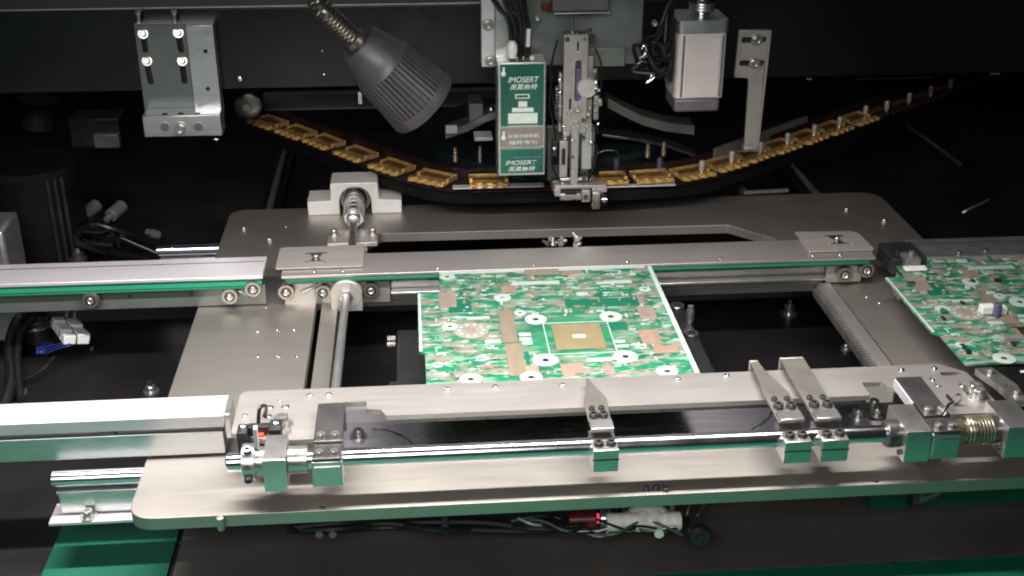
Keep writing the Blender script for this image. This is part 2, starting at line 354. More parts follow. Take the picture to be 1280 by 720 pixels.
# pillow block + coupling
pb = thing('pillow_block', 'milled metal flange bearing block at the rear left of the base plate', 'bearing block', (-.208, .40, ZB))
arch = [(-.265, ZB), (-.150, ZB), (-.150, -.019), (-.1775, -.0175), (-.1785, .0035), (-.181, .005), (-.2335, .005), (-.236, .0035), (-.2365, -.0175), (-.265, -.018)]
hb = circ(-.2065, -.0225, .0195, 24); hb = [p for p in hb]
mt = Matrix(((1, 0, 0, 0), (0, 0, 1, 0), (0, 1, 0, 0), (0, 0, 0, 1)))
# pale frame with an open bore
ov = [Vector(p) for p in [(-.265, ZB), (-.265, -.018), (-.2365, -.0175), (-.236, .0035), (-.2335, .005), (-.181, .005), (-.1785, .0035), (-.1775, -.0175), (-.150, -.019), (-.150, ZB)]]
bore = [Vector((-.2065+.0195*math.cos(t), -.0195+.0195*math.sin(t))) for t in [math.pi*i/14 for i in range(15)]]
poly = ov+[Vector((-.187, ZB))]+bore+[Vector((-.226, ZB))]
obj('housing', sheet(B(), poly, [], .39, .43, mt), 'cast', pb, .0008)
obj('bearing_ring', lathe(B(), (-.2065, .4, -.018), FR, [(0, .0188), (.004, .0188), (.004, .014), (.001, .013)], 28, cap=False), 'darksteel', pb)
for u, v in ((388, 250), (403, 249), (488, 249)): screw(pb, aty(u, v, .41), .003, 'cap')
cp = thing('shaft_coupling', 'ribbed steel shaft coupling in front of the rear bearing block', 'coupling', (-.2055, .34, -.018))
pr = []
h = 0
for i in range(5): pr += [(h, .0125), (h+.010, .0125), (h+.0105, .0108), (h+.0125, .0108)]; h += .013
obj('sleeve', lathe(B(), (-.2075, .395, -.018), (.02, -1, 0), pr, 26), 'steel', cp)
obj('stub_shaft', cyl(B(), (-.2065, .335, -.018), (-.2045, .20, -.021), .0045), 'steel', cp)
obj('clamp_ring', lathe(B(), (-.2065, .331, -.018), FR, [(0, .0085), (.012, .008), (.014, .0045)], 20), 'alug', cp)
bb = B(); box(bb, -.236, -.178, .285, .326, ZB+.0006, ZB+.006)
sb = thing('coupling_foot', 'small steel foot plate with two bolts below the ribbed coupling', 'bracket', (-.207, .3, ZB))
obj('foot', bb, 'railplate', sb, .0008); screw(sb, (-.229, .312, ZB+.006), .0045, 'wash'); screw(sb, (-.184, .312, ZB+.006), .0045, 'wash')

# ================================================================== FRONT GUIDE RAIL
fr = thing('guide_rail', 'middle front conveyor rail, long flat steel plate with forward wings at both ends', 'conveyor rail', (0, -.14, 0))
out = [(-.284, -.112), (.322, -.112), (.340, -.128), (.345, -.196), (.296, -.196), (.296, -.158), (.262, -.148), (.262, -.139), (.243, -.139), (.243, -.161),
       (-.162, -.161), (-.166, -.151), (-.178, -.149), (-.178, -.137), (-.212, -.137), (-.212, -.186), (-.218, -.192), (-.250, -.192), (-.284, -.178)]
rr = [.008, .008, .005, .002, .006, .006, .002, .002, .002, .002, .003, .002, .002, .002, .002, .004, .002, .004, .004]
HL = []
for u, v in ((337, 509), (357, 508), (335, 520), (355, 519)): p = atz(u, v, .004); HL.append(circ(p.x, p.y, .0036, 12))
p = atz(1193, 466, .004); HL.append(slot(p.x-.004, p.y-.001, .009, .003))
for u, v in ((1166, 474), (1173, 481), (1203, 481)): p = atz(u, v, .004); HL.append(circ(p.x, p.y, .0032, 12))
obj('rail_top', sheet(B(), rpoly(out, rr, 4), HL, -.0005, .004), 'rail', fr, .0006)
bxo('shade_strip', 'darksteel', fr, -.160, .241, -.1590, -.1530, -.0050, -.0007, .0004)  # dark strip added as the shaded gap below the rail's front edge
bxo('rail_post', 'darksteel', fr, -.27, -.222, -.135, -.118, ZB+.0005, -.0062); bxo('rail_post', 'darksteel', fr, .300, .318, -.135, -.118, ZB+.0005, -.0062)
for u, v in ((387, 495), (411, 494), (559, 487), (619, 484), (703, 482), (847, 474), (908, 470), (1127, 463), (1168, 461), (306, 521), (349, 501)):
    screw(fr, atz(u, v, .004), .0028 if u != 349 else .0015, 'pan')
for u, v in ((352, 532), (349, 541), (1218, 491), (1222, 497)): screw(fr, atz(u, v, .004), .006, 'wash')
for u, v in ((337, 509), (357, 508), (335, 520), (355, 519), (1166, 474), (1173, 481), (1203, 481)):
    p = atz(u, v, .004); screw(fr, (p.x, p.y, .0022), .0027, 'pan')
bxo('belt', 'beltd', fr, -.27, .31, -.1165, -.1125, -.0058, -.0012, .001)

# ================================================================== CIRCUIT BOARDS
def make_board():
    t = thing('circuit_board', 'green circuit board held in the middle between the front and rear rails', 'circuit board', (0, 0, 0))
    o_ = rpoly([(-.128, -.1075), (.1108, -.1075), (.1112, .1265), (-.111, .1295), (-.111, .080), (-.1335, .078), (-.1335, -.045), (-.128, -.050)], .001, 2)
    obj('substrate', sheet(B(), o_, [], -.0018, 0), 'pcb', t, 0)
    bm = B(); box(bm, .1062, .1106, -.104, .1262, .0001, .0005)
    obj('edge_strip', bm, 'edgew', t); bm = B(); box(bm, -.1105, .104, .1222, .1264, .0001, .0007)
    obj('edge_strip', bm, 'edgew', t); bm = B(); box(bm, -.1328, -.1305, -.045, .0775, .0001, .0005)
    obj('edge_strip', bm, 'edgew', t)
    rm = None
    for (u, v, r) in ((628, 373, .0085), (669.7, 400, .0105), (763.5, 396.6, .0108), (682, 451, .0115), (782, 446.6, .0112), (664, 472.5, .010), (588.5, 475, .010), (833.8, 465, .0098),
                      (562.5, 409, .0075), (559, 346.6, .0078), (650, 392, .006), (806, 362, .006), (547, 457, .005)):
        p = atz(u, v, 0)
        ri = obj('mounting_ring', lathe(B(), (p.x, p.y, .0002), (0, 0, 1), [(0, r), (.0008, r), (.0009, r*.95), (.0009, r*.3), (.0004, r*.28)], 24, cap=False), 'tin', t)
        obj('ring_hole', lathe(B(), (p.x, p.y, .0003), (0, 0, 1), [(0, r*.29), (.0004, r*.28)], 12), 'hole', ri)
    def pad(nm, m, u0, v0, u1, v1, h=.0008):
        a = atz(u0, v0, 0); b = atz(u1, v1, 0); x0, x1 = sorted((a.x, b.x)); y0, y1 = sorted((a.y, b.y))
        return obj(nm, box(B(), x0, x1, y0, y1, .0001, h), m, t, .0002)
    c = atz(724, 422, 0)
    bm = B(); box(bm, c.x-.0235, c.x+.0225, c.y-.0235, c.y+.0265, .0001, .0010); ch = obj('chip_pad', bm, 'chipb', t, .0003)
    bm = B()
    for s in (-1, 1):
        box(bm, c.x-.030, c.x+.029, c.y+s*.031-.0006, c.y+s*.031+.0006, .0001, .0005); box(bm, c.x+s*.0305-.0005, c.x+s*.0305+.0005, c.y-.030, c.y+.030, .0001, .0005)
    obj('outline', bm, 'tin', ch)
    bm = B(); box(bm, c.x-.006, c.x+.006, c.y-.003, c.y+.004, .0011, .0014); obj('chip_mark', bm, 'tin', ch)
    bm = B(); box(bm, -.0565, -.0425, -.035, .032, .0001, .0009); obj('bar_pad', bm, 'barb', t)
    bm = B(); box(bm, -.0555, -.0405, -.098, -.037, .0001, .0009); obj('bar_pad', bm, 'barb', t)
    q = atz(589, 414, 0)
    rg = obj('socket_ring', lathe(B(), (q.x, q.y, .0002), (0, 0, 1), [(0, .0165), (.0007, .0165), (.0008, .016), (.0008, .0045)], 26, cap=False), 'ringgrey', t)
    obj('socket_centre', lathe(B(), (q.x, q.y, .0003), (0, 0, 1), [(0, .0044), (.0007, .0044)], 14), 'copper', rg)
    for k in range(10):
        a = k*math.pi/5; obj('ring_pin', lathe(B(), (q.x+.0115*math.cos(a), q.y+.0115*math.sin(a), .0009), (0, 0, 1), [(0, .0017), (.0004, .0017)], 8), 'tin', rg)
    for a in ((797, 413, 828, 430), (640, 458, 675, 468), (700, 456, 733, 470), (752, 456, 770, 469), (815, 433, 850, 441), (548, 366, 571, 384), (626, 358, 646, 365), (795, 384, 822, 398), (655, 338, 700, 343), (700, 339, 727, 343)):
        pad('copper_pad', 'copper' if a[0] in (797, 815, 626, 700) else 'pinkpad', *a)
    for a in ((733, 448.6, 768, 451.6), (648, 417, 664, 420), (649, 423, 665, 426), (652, 428, 666, 431), (767, 426, 782, 428.5), (770, 432, 786, 434.5), (606, 426, 626, 429), (583, 397, 612, 399), (720, 366, 735, 369), (745, 352, 790, 354), (640, 353, 700, 355)):
        pad('solder_bar', 'tin', *a)
    for a in ((560, 374, 590, 390), (705, 375, 800, 382), (655, 440, 665, 462), (760, 403, 786, 412)):
        pad('mask_patch', 'gpaint', *a, h=.0004)
    # the many small pads: one relief mesh
    bm = B(); rnd = random.Random(5)
    for k in range(760):
        x = rnd.uniform(-.126, .100); y = rnd.uniform(-.100, .118)
        if x < -.108 and y > .072: continue
        if (x-c.x)**2*1.0+((y-c.y)*1.1)**2 < .052**2: continue
        if -.062 < x < -.036 and y < .036: continue
        dx = rnd.choice((.0009, .0014, .0022, .0036)); dy = rnd.choice((.0006, .0009, .0012)); hh = rnd.uniform(.0003, .0009)
        if rnd.random() < .22: dx, dy = dy, dx
        box(bm, x-dx, x+dx, y-dy, y+dy, .0001, hh, rnd.choice((0, 0, 1, 1, 2, 3)))
    tag(obj('small_pads', bm, ['tin', 'pinkpad', 'copper', 'beltd'], t), kind='stuff')
    return t
pc = make_board()
p2 = dup(pc, loc=(.477, 0, 0)); p2['label'] = 'green circuit board at the right edge of the picture, cut off by it'
for o in [pc]: pass
rn = random.Random(77)
for k in range(64):
    x = .477+rn.uniform(-.118, .03); y = rn.uniform(-.095, .115)
    if x < .477-.105 and y > .07: continue
    a_, b_, h_ = rn.choice(((.0035, .0022, .002), (.0022, .0022, .003), (.005, .0032, .0022), (.0016, .003, .0018)))
    obj('surface_component', box(B(), x-a_, x+a_, y-b_, y+b_, .0009, .0009+h_), rn.choice(('blackplastic', 'capw', 'column', 'tin', 'motorg', 'beltd')), p2, .0002)
c2 = atz(1236, 392, 0)
bk = thing('white_connector', 'small white block with a dark violet capacitor standing on the right circuit board', 'connector', c2)
bxo('body', 'white', bk, c2.x-.009, c2.x+.004, c2.y-.004, c2.y+.005, .001, .009); obj('capacitor', cyl(B(), (c2.x+.004, c2.y-.007, .001), (c2.x+.004, c2.y-.007, .014), .0038), 'purple', bk, .0006)
bxo('side_lug', 'white', bk, c2.x+.0092, c2.x+.0150, c2.y-.006, c2.y+.003, .001, .008)
c3 = atz(1137, 332, 0)
cq = thing('board_clip', 'grey violet clip gripping the back left corner of the right circuit board', 'clip', c3)
bxo('clip_body', 'motorg', cq, c3.x-.008, c3.x+.008, c3.y-.008, c3.y+.01, .001, .011); bxo('clip_foot', 'white', cq, c3.x-.011, c3.x+.012, c3.y-.017, c3.y-.0085, .001, .004)
cyl_ = obj('clip_pin', cyl(B(), (c3.x, c3.y, .0112), (c3.x, c3.y, .017), .003), 'steel', cq)

# ================================================================== SIDE CONVEYOR RAILS
def side_back(x0, x1, name, label, y0=.1272, y1=.1745, m='alu', beltm='belt'):
    t = thing('conveyor_rail', label, 'conveyor rail', ((x0+x1)/2, .15, 0))
    bm = B(); pf = [(y1, .004), (y0+.010, .004), (y0, .0028), (y0, -.0008), (y1, -.0008)]
    ra = [bm.verts.new((x0, y, z)) for y, z in pf]; rb = [bm.verts.new((x1, y, z)) for y, z in pf]
    for i in range(5): bm.faces.new((ra[i], ra[(i+1) % 5], rb[(i+1) % 5], rb[i]))
    bm.faces.new(ra); bm.faces.new(rb[::-1]); obj('top_profile', bm, m, t, .0005)
    bxo('top_groove', 'darksteel', t, x0+.002, x1-.002, y1-.014, y1-.0125, .004, .0043, 0)
    bxo('belt', beltm, t, x0+.002, x1-.002, y0+.003, y0+.011, -.0100, -.0012, .0012)
    bxo('belt_return', 'beltd', t, x0+.004, x1-.004, y0+.0032, y0+.011, -.0128, -.0103, .0006)
    bxo('side_plate', 'graygreen' if m == 'alu' else 'rail', t, x0, x1, y0+.012, y0+.018, -.0350, -.0135)
    return t
lb = side_back(-.90, -.2905, 'l', 'left rear conveyor rail with pale top and bright green belt, behind the dark pit')
for u, v in ((113, 376), (287, 371), (316, 362)): p = aty(u, v, .128); bearing(lb, p.x, .131, p.z, .0088)
obj('tension_arm', tube(B(), [aty(a, b, .129) for a, b in ((298, 364), (305, 367), (312, 372))], .001, 6), 'steel', lb)
for u, v in ((240, 367), (162, 370)): screw(lb, aty(u, v, .139), .0018, 'dark', FR)
bxo('end_foot', 'rail', lb, -.345, -.292, .1400, .147, -.0345, -.015)
# left front
lf = thing('conveyor_rail', 'left front conveyor rail, thick white topped aluminium profile ending at the red sensor', 'conveyor rail', (-.45, -.13, 0))
bxo('top_profile', 'alu', lf, -.90, -.2935, -.1495, -.1165, -.0075, .004, .001)
bxo('lower_profile', 'alug', lf, -.90, -.2955, -.1475, -.122, -.0340, -.0125, .0008)
bxo('profile_groove', 'darksteel', lf, -.90, -.2955, -.142, -.122, -.0123, -.0077, 0)
obj('end_cap', sheet(B(), rpoly([(-.1475, -.020), (-.119, -.020), (-.119, .0035), (-.1475, .0035)], .002, 3), [], -.2932, -.2895, Matrix(((0, 0, 1, 0), (1, 0, 0, 0), (0, 1, 0, 0), (0, 0, 0, 1)))), 'steel', lf)
p = aty(134, 546, -.1475); obj('slot_nut', lathe(B(), (p.x, -.1425, p.z), FR, [(0, .0075), (.004, .0075), (.0046, .0065)], 6), 'graygreen', lf)
# right rear
rbk = side_back(.399, 1.0, 'r', 'right rear conveyor rail with grey top behind the right circuit board', .118, .165, 'alug', 'beltd')
for u, v in ((1199, 316), (1232, 313)): p = atz(u, v, .004); screw(rbk, (p.x, p.y, .003), .003, 'dark')
sx = thing('board_sensor', 'small black sensor box between the middle and right rear rails', 'sensor', (.39, .165, 0))
a = atz(1098, 303, .008); b = atz(1138, 301, .008)
bxo('sensor_body', 'blackplastic', sx, a.x, b.x, a.y-.045, a.y, -.01, .008, .001)
for dx in (.010, .018, .026): obj('pin_boss', cyl(B(), (a.x+dx, a.y-.03, .0082), (a.x+dx, a.y-.03, .0105), .0022, 10), 'darksteel', sx)
bxo('sensor_foot', 'steel', sx, a.x+.004, b.x-.006, a.y-.062, a.y-.0455, -.032, -.006)
screw(sx, (a.x+.017, a.y-.0625, -.018), .0045, 'wash', FR)
# right front corner rail
rf = thing('conveyor_rail', 'dark right front rail end cut off at the picture edge below the right circuit board', 'conveyor rail', (.4, -.14, 0))
a = atz(1245, 463, .0)
bxo('rail_body', 'black', rf, a.x+.002, 1.0, -.168, -.1110, -.03, -.002, .001)
bxo('rail_lip', 'graygreen', rf, a.x+.006, 1.0, -.188, -.1685, -.034, -.010, .001)
obj('end_bracket', sheet(B(), rpoly([(.352, -.118), (.368, -.118), (.376, -.150), (.372, -.176), (.362, -.176), (.360, -.150)], .002, 3), [circ(.3665, -.15, .0025, 10)], -.004, .002), 'steel', rf, .0005)
screw(rf, (.362, -.128, .002), .003, 'cap'); screw(rf, (.3685, -.165, .002), .003, 'cap')
bxo('label_tab', 'white', rf, a.x+.022, a.x+.030, -.1235, -.1205, -.0019, -.0012, 0)

# ================================================================== CLAMP SHAFT
SY, SZ = -.2145, 0.
sh = thing('clamp_shaft', 'long polished round shaft lying across the front of the base plate', 'shaft', (0, SY, SZ))
obj('shaft', lathe(B(), (-.283, SY, SZ), (1, 0, 0), [(0, .0062), (.001, .0072), (.62, .0072), (.621, .0062)], 36), 'chrome', sh)
def shaft_block(x0, x1, label, y1=-.196, tall=.012):
    t = thing('bearing_block', label, 'bearing block', ((x0+x1)/2, SY, -.016), 'shaft bearing blocks')
    prof = rpoly([(-.2325, -.0165), (y1-.006, -.0165), (y1, -.006), (y1, tall), (-.2325, tall)], [.001, .004, .004, .001, .001], 3)
    obj('body', sheet(B(), prof, [], x0, x1, Matrix(((0, 0, 1, 0), (1, 0, 0, 0), (0, 1, 0, 0), (0, 0, 0, 1)))), 'blockf', t, .0009)
    obj('bushing', lathe(B(), (x0+.0005, SY, SZ), (-1, 0, 0), [(0, .0112), (.010, .0112), (.0112, .0100), (.0112, .0075)], 24), 'darksteel' if x0 > 0 else 'steel', t, 0)
    for dy in (-.011,): screw(t, (x0, SY+dy+.001, -.0115), .0022, 'dark', (-1, 0, 0))
    return t
b1 = shaft_block(-.2535, -.2365, 'bearing block beside the glowing red sensor at the left end of the shaft')
b2 = shaft_block(.2465, .2665, 'bearing block left of the coil spring on the shaft', -.190)
b3 = shaft_block(.3285, .352, 'rightmost bearing block, right of the coil spring and cut by the picture edge', -.190)
obj('flange_sleeve', cyl(B(), (-.2362, SY, SZ), (-.221, SY, SZ), .0108, 24), 'steel', b1, .0006)
cl = thing('shaft_collar', 'steel collar with dark set screws at the left tip of the shaft', 'collar', (-.266, SY, 0))
obj('ring', lathe(B(), (-.2705, SY, SZ), (1, 0, 0), [(0, .0135), (.0005, .0142), (.0095, .0142), (.010, .0135)], 26), 'blockf', cl)
screw(cl, (-.2655, SY-.0055, .0128), .0034, 'dark', (0, -.4, 1)); screw(cl, (-.2655, SY-.0128, -.0065), .0034, 'dark', (0, -1, -.4)); screw(cl, (-.2655, SY-.0135, .004), .0022, 'dark', (0, -1, .4))
tb = B(); box(tb, -.2605, -.2575, SY-.002, SY+.004, .012, .030); obj('trigger_flag', tb, 'alu', cl, .0004)
sn = thing('fork_sensor', 'black fork sensor with a glowing red light at the left end of the shaft', 'sensor', (-.26, -.19, 0))
a = atz(301, 535, .008)
bxo('fork_arm', 'blackplastic', sn, -.2775, -.2695, -.192, -.178, -.012, .012); bxo('fork_arm', 'blackplastic', sn, -.2525, -.2425, -.192, -.176, -.004, .014)
bxo('bridge', 'blackplastic', sn, -.2695, -.2525, -.184, -.177, -.006, .012)
obj('red_light', box(B(), -.2625, -.2575, -.1865, -.1842, .003, .007), 'red', sn, .0004)
for x, z in ((-.2735, .012), (-.2475, .014)): screw(sn, (x, -.183, z), .0032, 'pan')
obj('cable', tube(B(), [(-.262, -.178, .010), (-.2605, -.172, .022), (-.2565, -.166, .020), (-.259, -.155, .008), (-.27, -.15, -.02)], .0016, 8), 'cable', sn)

def clamp_body(t, x0, x1):
    bm = B(); box(bm, x0, x1, -.2315, -.2005, -.0130, .0068)
    obj('clamp_block', bm, 'blockf', t, .0008)
    xm = (x0+x1)/2; dx = (x1-x0)*.24
    for s in (-1, 1): screw(t, (xm+s*dx, -.2235, .0066), .0040, 'dark')
    obj('clamp_split', box(B(), x0-.0003, x1+.0003, -.2319, -.2312, -.0022, -.0014), 'hole', t)
def finger_plate(t, outline, z0=.0072, z1=.0098, tilt=0.):
    return obj('finger', sheet(B(), outline, [], z0, z1), 'finger', t, .0006)
# pointed finger
fa = thing('clamp_finger', 'pointed narrow finger on the middle of the shaft reaching to the circuit board', 'clamp', (.008, SY, 0), 'clamp fingers on the shaft')
clamp_body(fa, -.0015, .0185)
finger_plate(fa, [(-.0005, -.2105), (.0172, -.2105), (.0185, -.172), (.0195, -.160), (.0125, -.139), (.0095, -.126), (.0068, -.126), (.0060, -.139), (.0010, -.160), (-.0003, -.172)], .0095, .0115)
bxo('pressure_pad', 'blockf', fa, -.0008, .0176, -.2125, -.1985, .0118, .0150, .0006)
for x in (.0045, .0125):
    screw(fa, (x, -.1890, .0117), .0039, 'dark'); screw(fa, (x, -.1775, .0117), .0025, 'dark')
# flat fingers
def flat(x0, x1, tip, label, hook):
    t = thing('clamp_finger', label, 'clamp', ((x0+x1)/2, SY, 0), 'clamp fingers on the shaft')
    clamp_body(t, x0, x1)
    if hook: o2 = [(x0, -.2105), (x1, -.2105), (x1, tip), (x0+.001, tip)]
    else: o2 = [(x0, -.2105), (x1, -.2105), (x1, -.165), (x0+.012, -.127), (x0+.0105, tip), (x0+.003, tip), (x0+.002, -.145), (x0, -.165)]
    finger_plate(t, o2, .0105, .0130)
    bxo('pressure_pad', 'blockf', t, x0+.001, x1-.001, -.2125, -.1985, .0132, .0158, .0006)
    for x in (x0+.0055, x1-.0055): screw(t, (x, -.1895, .0132), .0042, 'dark'); screw(t, (x, -.1775, .0132), .0026, 'dark')
    if hook: bxo('hooked_tip', 'railplate', t, x0+.001, x1, tip+.0002, tip+.0026, -.006, .0128)
    else: bxo('hooked_tip', 'railplate', t, x0+.003, x0+.0105, tip+.0002, tip+.0026, -.006, .0128)
    return t
flat(.1495, .1710, -.1105, 'flat steel finger with a narrow tip, left one of the close pair right of centre', False)
flat(.1790, .2010, -.1075, 'broad flat steel finger, right one of the close pair on the shaft', True)
# dark stop levers
def lever(x0, x1, ytip, label, ws=.0):
    t = thing('stop_lever', label, 'lever', ((x0+x1)/2, SY, 0), 'dark stop levers on the shaft')
    lv = B(); box(lv, x0, x1, -.2105, ytip, .0080, .0130); box(lv, x0, x1, ytip-.0015, ytip, -.014, .0078)
    obj('lever_bar', lv, 'darksteel', t, .0007)
    bm = B(); box(bm, x0-.0005, x1+.0005, -.2315, -.198, -.0150, .0076); obj('clamp_block', bm, 'blockf', t, .0008)
    bm = B(); box(bm, x0, x1, -.2318, -.2110, .0079, .0110); obj('clamp_cap', bm, 'darksteel', t, .0006)
    bm = B(); box(bm, x0+.001, x1-.001, -.2325, -.2312, -.0105, .0035); obj('front_plate', bm, 'blockf', t, .0004)
    for x in (x0+.0055, x1-.0055):
        screw(t, (x, -.204, .0130), .0034, 'cap'); screw(t, (x, -.2255, .0110), .0032, 'cap')
    return t
l1 = lever(-.2165, -.1945, -.1525, 'dark flat lever near the left end of the shaft')
l2 = lever(.2685, .2905, -.1475, 'dark flat lever beside the coil spring at the right end of the shaft')
bxo('rim_strip', 'alu', l2, .2662, .2680, -.19, -.150, .004, .0125, .0003)
sg = thing('return_spring', 'coil spring wound round the shaft near the right bearing block', 'spring', (.31, SY, 0))
pts = [(.3015+.022*i/(8*12), SY+.0112*math.cos(2*math.pi*i/12), .0112*math.sin(2*math.pi*i/12)) for i in range(8*12+1)]
obj('coil', tube(B(), pts, .0012, 6, sub=1), 'spring', sg)
obj('coil_core', cyl(B(), (.2915, SY, 0), (.3275, SY, 0), .0092, 24), 'spring', sg)
obj('hook_end', tube(B(), [(.283, SY+.004, .013), (.291, SY+.012, .016), (.298, SY+.02, .014), (.300, SY+.034, .012)], .0019, 8), 'chrome', sg)
obj('hook_eye', tube(B(), [(.307+.0045*math.cos(t), SY+.032, .010+.0045*math.sin(t)) for t in [i*.63 for i in range(11)]], .001, 6, sub=2), 'steel', sg)
wr = thing('sensor_cable', 'thin black cable arching down beside the narrow tipped finger', 'cable', atz(950, 530, -.02))
obj('cable_run', tube(B(), [atz(972, 496, .002), atz(966, 512, -.004), atz(955, 528, -.014), atz(938, 540, -.03)], .0014, 8), 'cable', wr)

# ================================================================== SUPPORT RAILS UNDER THE PLATE
def support(x0, x1, y, ztop, label):
    t = thing('support_rail', label, 'linear rail', (x0, y, ztop-.04), 'round support rails under the base plate')
    obj('round_rod', cyl(B(), (x0, y, ztop-.007), (x1, y, ztop-.007), .007, 24), 'chrome', t, .0005)
    bxo('rail_web', 'alug', t, x0+.004, x1, y-.006, y+.004, ztop-.037, ztop-.0160)
    bxo('upper_lip', 'alug', t, x0+.003, x1, y-.008, y+.008, ztop-.0175, ztop-.0150, .0006)
    bxo('rail_foot', 'alu', t, x0-.004, x1, y-.018, y+.010, ztop-.0405, ztop-.0375, .0006)
    return t
s1 = support(-.4335, .44, -.161, -.0415+.0055, 'round rail on a silver L profile at the bottom left')
screw(s1, (-.407, -.1725, -.0735), .0045, 'wash')
s2 = support(-.4385, -.30, .33, -.0440, 'round rail behind the left rear conveyor rail')
s3 = None

# ================================================================== CHAIN WHEEL + COMPONENT CHAIN
wh = thing('guide_disc', 'large glossy black disc guiding the gold carrier chain below the placement head', 'wheel', (.037, .515, .02))
obj('disc', lathe(B(), (.037, .515, .012), (0, 0, 1), [(0, .158), (.002, .1605), (.014, .1605), (.016, .158), (.016, .06), (.022, .055), (.022, .02)], 72), 'wheel', wh)
obj('disc_rim', lathe(B(), (.037, .515, .004), (0, 0, 1), [(0, .150), (.0075, .150)], 60), 'darksteel', wh)
for u, v in ((569, 185), (600, 183), (810, 180), (830, 178)):
    p = atz(u, v, .045); obj('locating_pin', lathe(B(), (p.x, p.y, .028), (0, 0, 1), [(0, .0035), (.008, .0035), (.0085, .0026), (.017, .0026), (.018, .001)], 12), 'steel', wh)
# arms above the disc
ar = thing('head_yoke', 'curved grey metal yoke over the black disc behind the placement head', 'bracket', (.03, .45, .06))
def ribbon(name, pts, wd, th, m, parent):
    bm = B(); n = len(pts); L_ = []
    for i, p in enumerate(pts):
        p = Vector(p); t = (Vector(pts[min(i+1, n-1)])-Vector(pts[max(i-1, 0)])); t.z = 0; t.normalize(); s = Vector((-t.y, t.x, 0))
        L_.append([bm.verts.new(p+s*wd/2), bm.verts.new(p-s*wd/2), bm.verts.new(p-s*wd/2-Vector((0, 0, th))), bm.verts.new(p+s*wd/2-Vector((0, 0, th)))])
    for A, C in zip(L_, L_[1:]):
        for k in range(4): bm.faces.new((A[k], A[(k+1) % 4], C[(k+1) % 4], C[k]))
    bm.faces.new(L_[0]); bm.faces.new(L_[-1][::-1]); return obj(name, bm, m, parent, .0008)
def arcpts(uv, y): return [aty(u, v, y) for u, v in uv]
ribbon('yoke_arm', arcpts([(757, 118), (775, 128), (800, 140), (830, 148), (865, 152)], .43), .035, .012, 'graygreen', ar)
ribbon('yoke_arm', arcpts([(750, 163), (790, 168), (830, 176), (870, 190)], .44), .03, .004, 'darksteel', ar)
ribbon('yoke_arm', arcpts([(556, 160), (585, 150), (604, 140), (625, 132)], .43), .03, .010, 'graygreen', ar)
bxo('bright_tab', 'alu', ar, *(lambda a, b: (a.x, b.x, .405, .408, b.z, a.z))(aty(557, 157, .405), aty(572, 167, .405)))
bxo('bright_ledge', 'alu', ar, *(lambda a, b: (a.x, b.x, .375, .40, b.z, a.z))(aty(593, 172, .375), aty(616, 176, .375)))
bxo('yoke_block', 'graygreen', ar, *(lambda a, b: (a.x, b.x, .42, .46, b.z, a.z))(aty(586, 130, .42), aty(604, 152, .42)))
screw(ar, aty(614, 137, .41), .0032, 'pan', FR)
bxo('hub_plate', 'column', ar, *(lambda a, b: (a.x, b.x, .40, .41, b.z, a.z))(aty(680, 160, .40), aty(742, 226, .40)))

CH = [(330, 148), (370, 162), (405, 174), (445, 189), (490, 205), (540, 219), (578, 223), (613, 223), (660, 222), (700, 221), (762, 220), (815, 217), (868, 212), (912, 200), (948, 188), (983, 177), (1016, 166), (1048, 155), (1081, 143), (1107, 134), (1136, 124), (1163, 115), (1189, 107), (1235, 92)]
CP = [atz(u, v, .02) for u, v in CH]
chn = thing('carrier_chain', 'dark articulated chain curving round the disc and carrying gold component holders', 'chain', (0, .36, .02))
def band(name, m, parent, off, wdt, z0, z1):
    fine = []
    for i in range(len(CP)-1):
        a = CP[max(i-1, 0)]; b = CP[i]; c = CP[i+1]; d = CP[min(i+2, len(CP)-1)]
        for k in range(4):
            t = k/4; fine.append(.5*((2*b)+(c-a)*t+(2*a-5*b+4*c-d)*t*t+(3*b-a-3*c+d)*t**3))
    fine.append(CP[-1]); bm = B(); Ls = []
    for i, p in enumerate(fine):
        t = (fine[min(i+1, len(fine)-1)]-fine[max(i-1, 0)]).normalized(); s = Vector((-t.y, t.x, 0))
        if s.y < 0: s = -s
        Ls.append([bm.verts.new((*(p+s*(off+e*wdt/2)).xy, z)) for e, z in ((-1, z0), (1, z0), (1, z1), (-1, z1))])
    for A, C in zip(Ls, Ls[1:]):
        for k in range(4): bm.faces.new((A[k], A[(k+1) % 4], C[(k+1) % 4], C[k]))
    bm.faces.new(Ls[0]); bm.faces.new(Ls[-1][::-1]); return obj(name, bm, m, parent)
band('link_band', 'chain', chn, .004, .030, .006, .013)
band('side_strap', 'chain', chn, .024, .0025, .004, .024)
gd = thing('chain_guide', 'black curved guide track below the gold carrier chain', 'guide track', (0, .36, 0))
band('track', 'black', gd, .004, .030, -.008, .0045); band('inner_wall', 'chain', gd, .030, .003, -.008, .0235)
a = aty(565, 236, .335); b = aty(680, 240, .335)
def aabb(u0, v0, u1, v1, y, d): a = aty(u0, v1, y); b = aty(u1, v0, y); return (a.x, b.x, y, y+d, a.z, b.z)
bxo('front_strip', 'alu', gd, *aabb(566, 232.5, 680, 237, .332, .012), .0004); bxo('front_strip', 'alu', gd, *aabb(757, 231, 845, 235, .332, .012), .0004)
a = atz(895, 188, .03); b = atz(1010, 147, .03); d = (b-a).normalized(); s = Vector((-d.y, d.x, 0))*.004
bm = B(); v8 = [bm.verts.new((*q.xy, z)) for z in (.0, .032) for q in (a, b, b+s, a+s)]
for f in ((0, 1, 2, 3), (4, 5, 6, 7), (0, 1, 5, 4), (1, 2, 6, 5), (2, 3, 7, 6), (3, 0, 4, 7)): bm.faces.new([v8[i] for i in f])
obj('back_rail', bm, 'graygreen', gd)
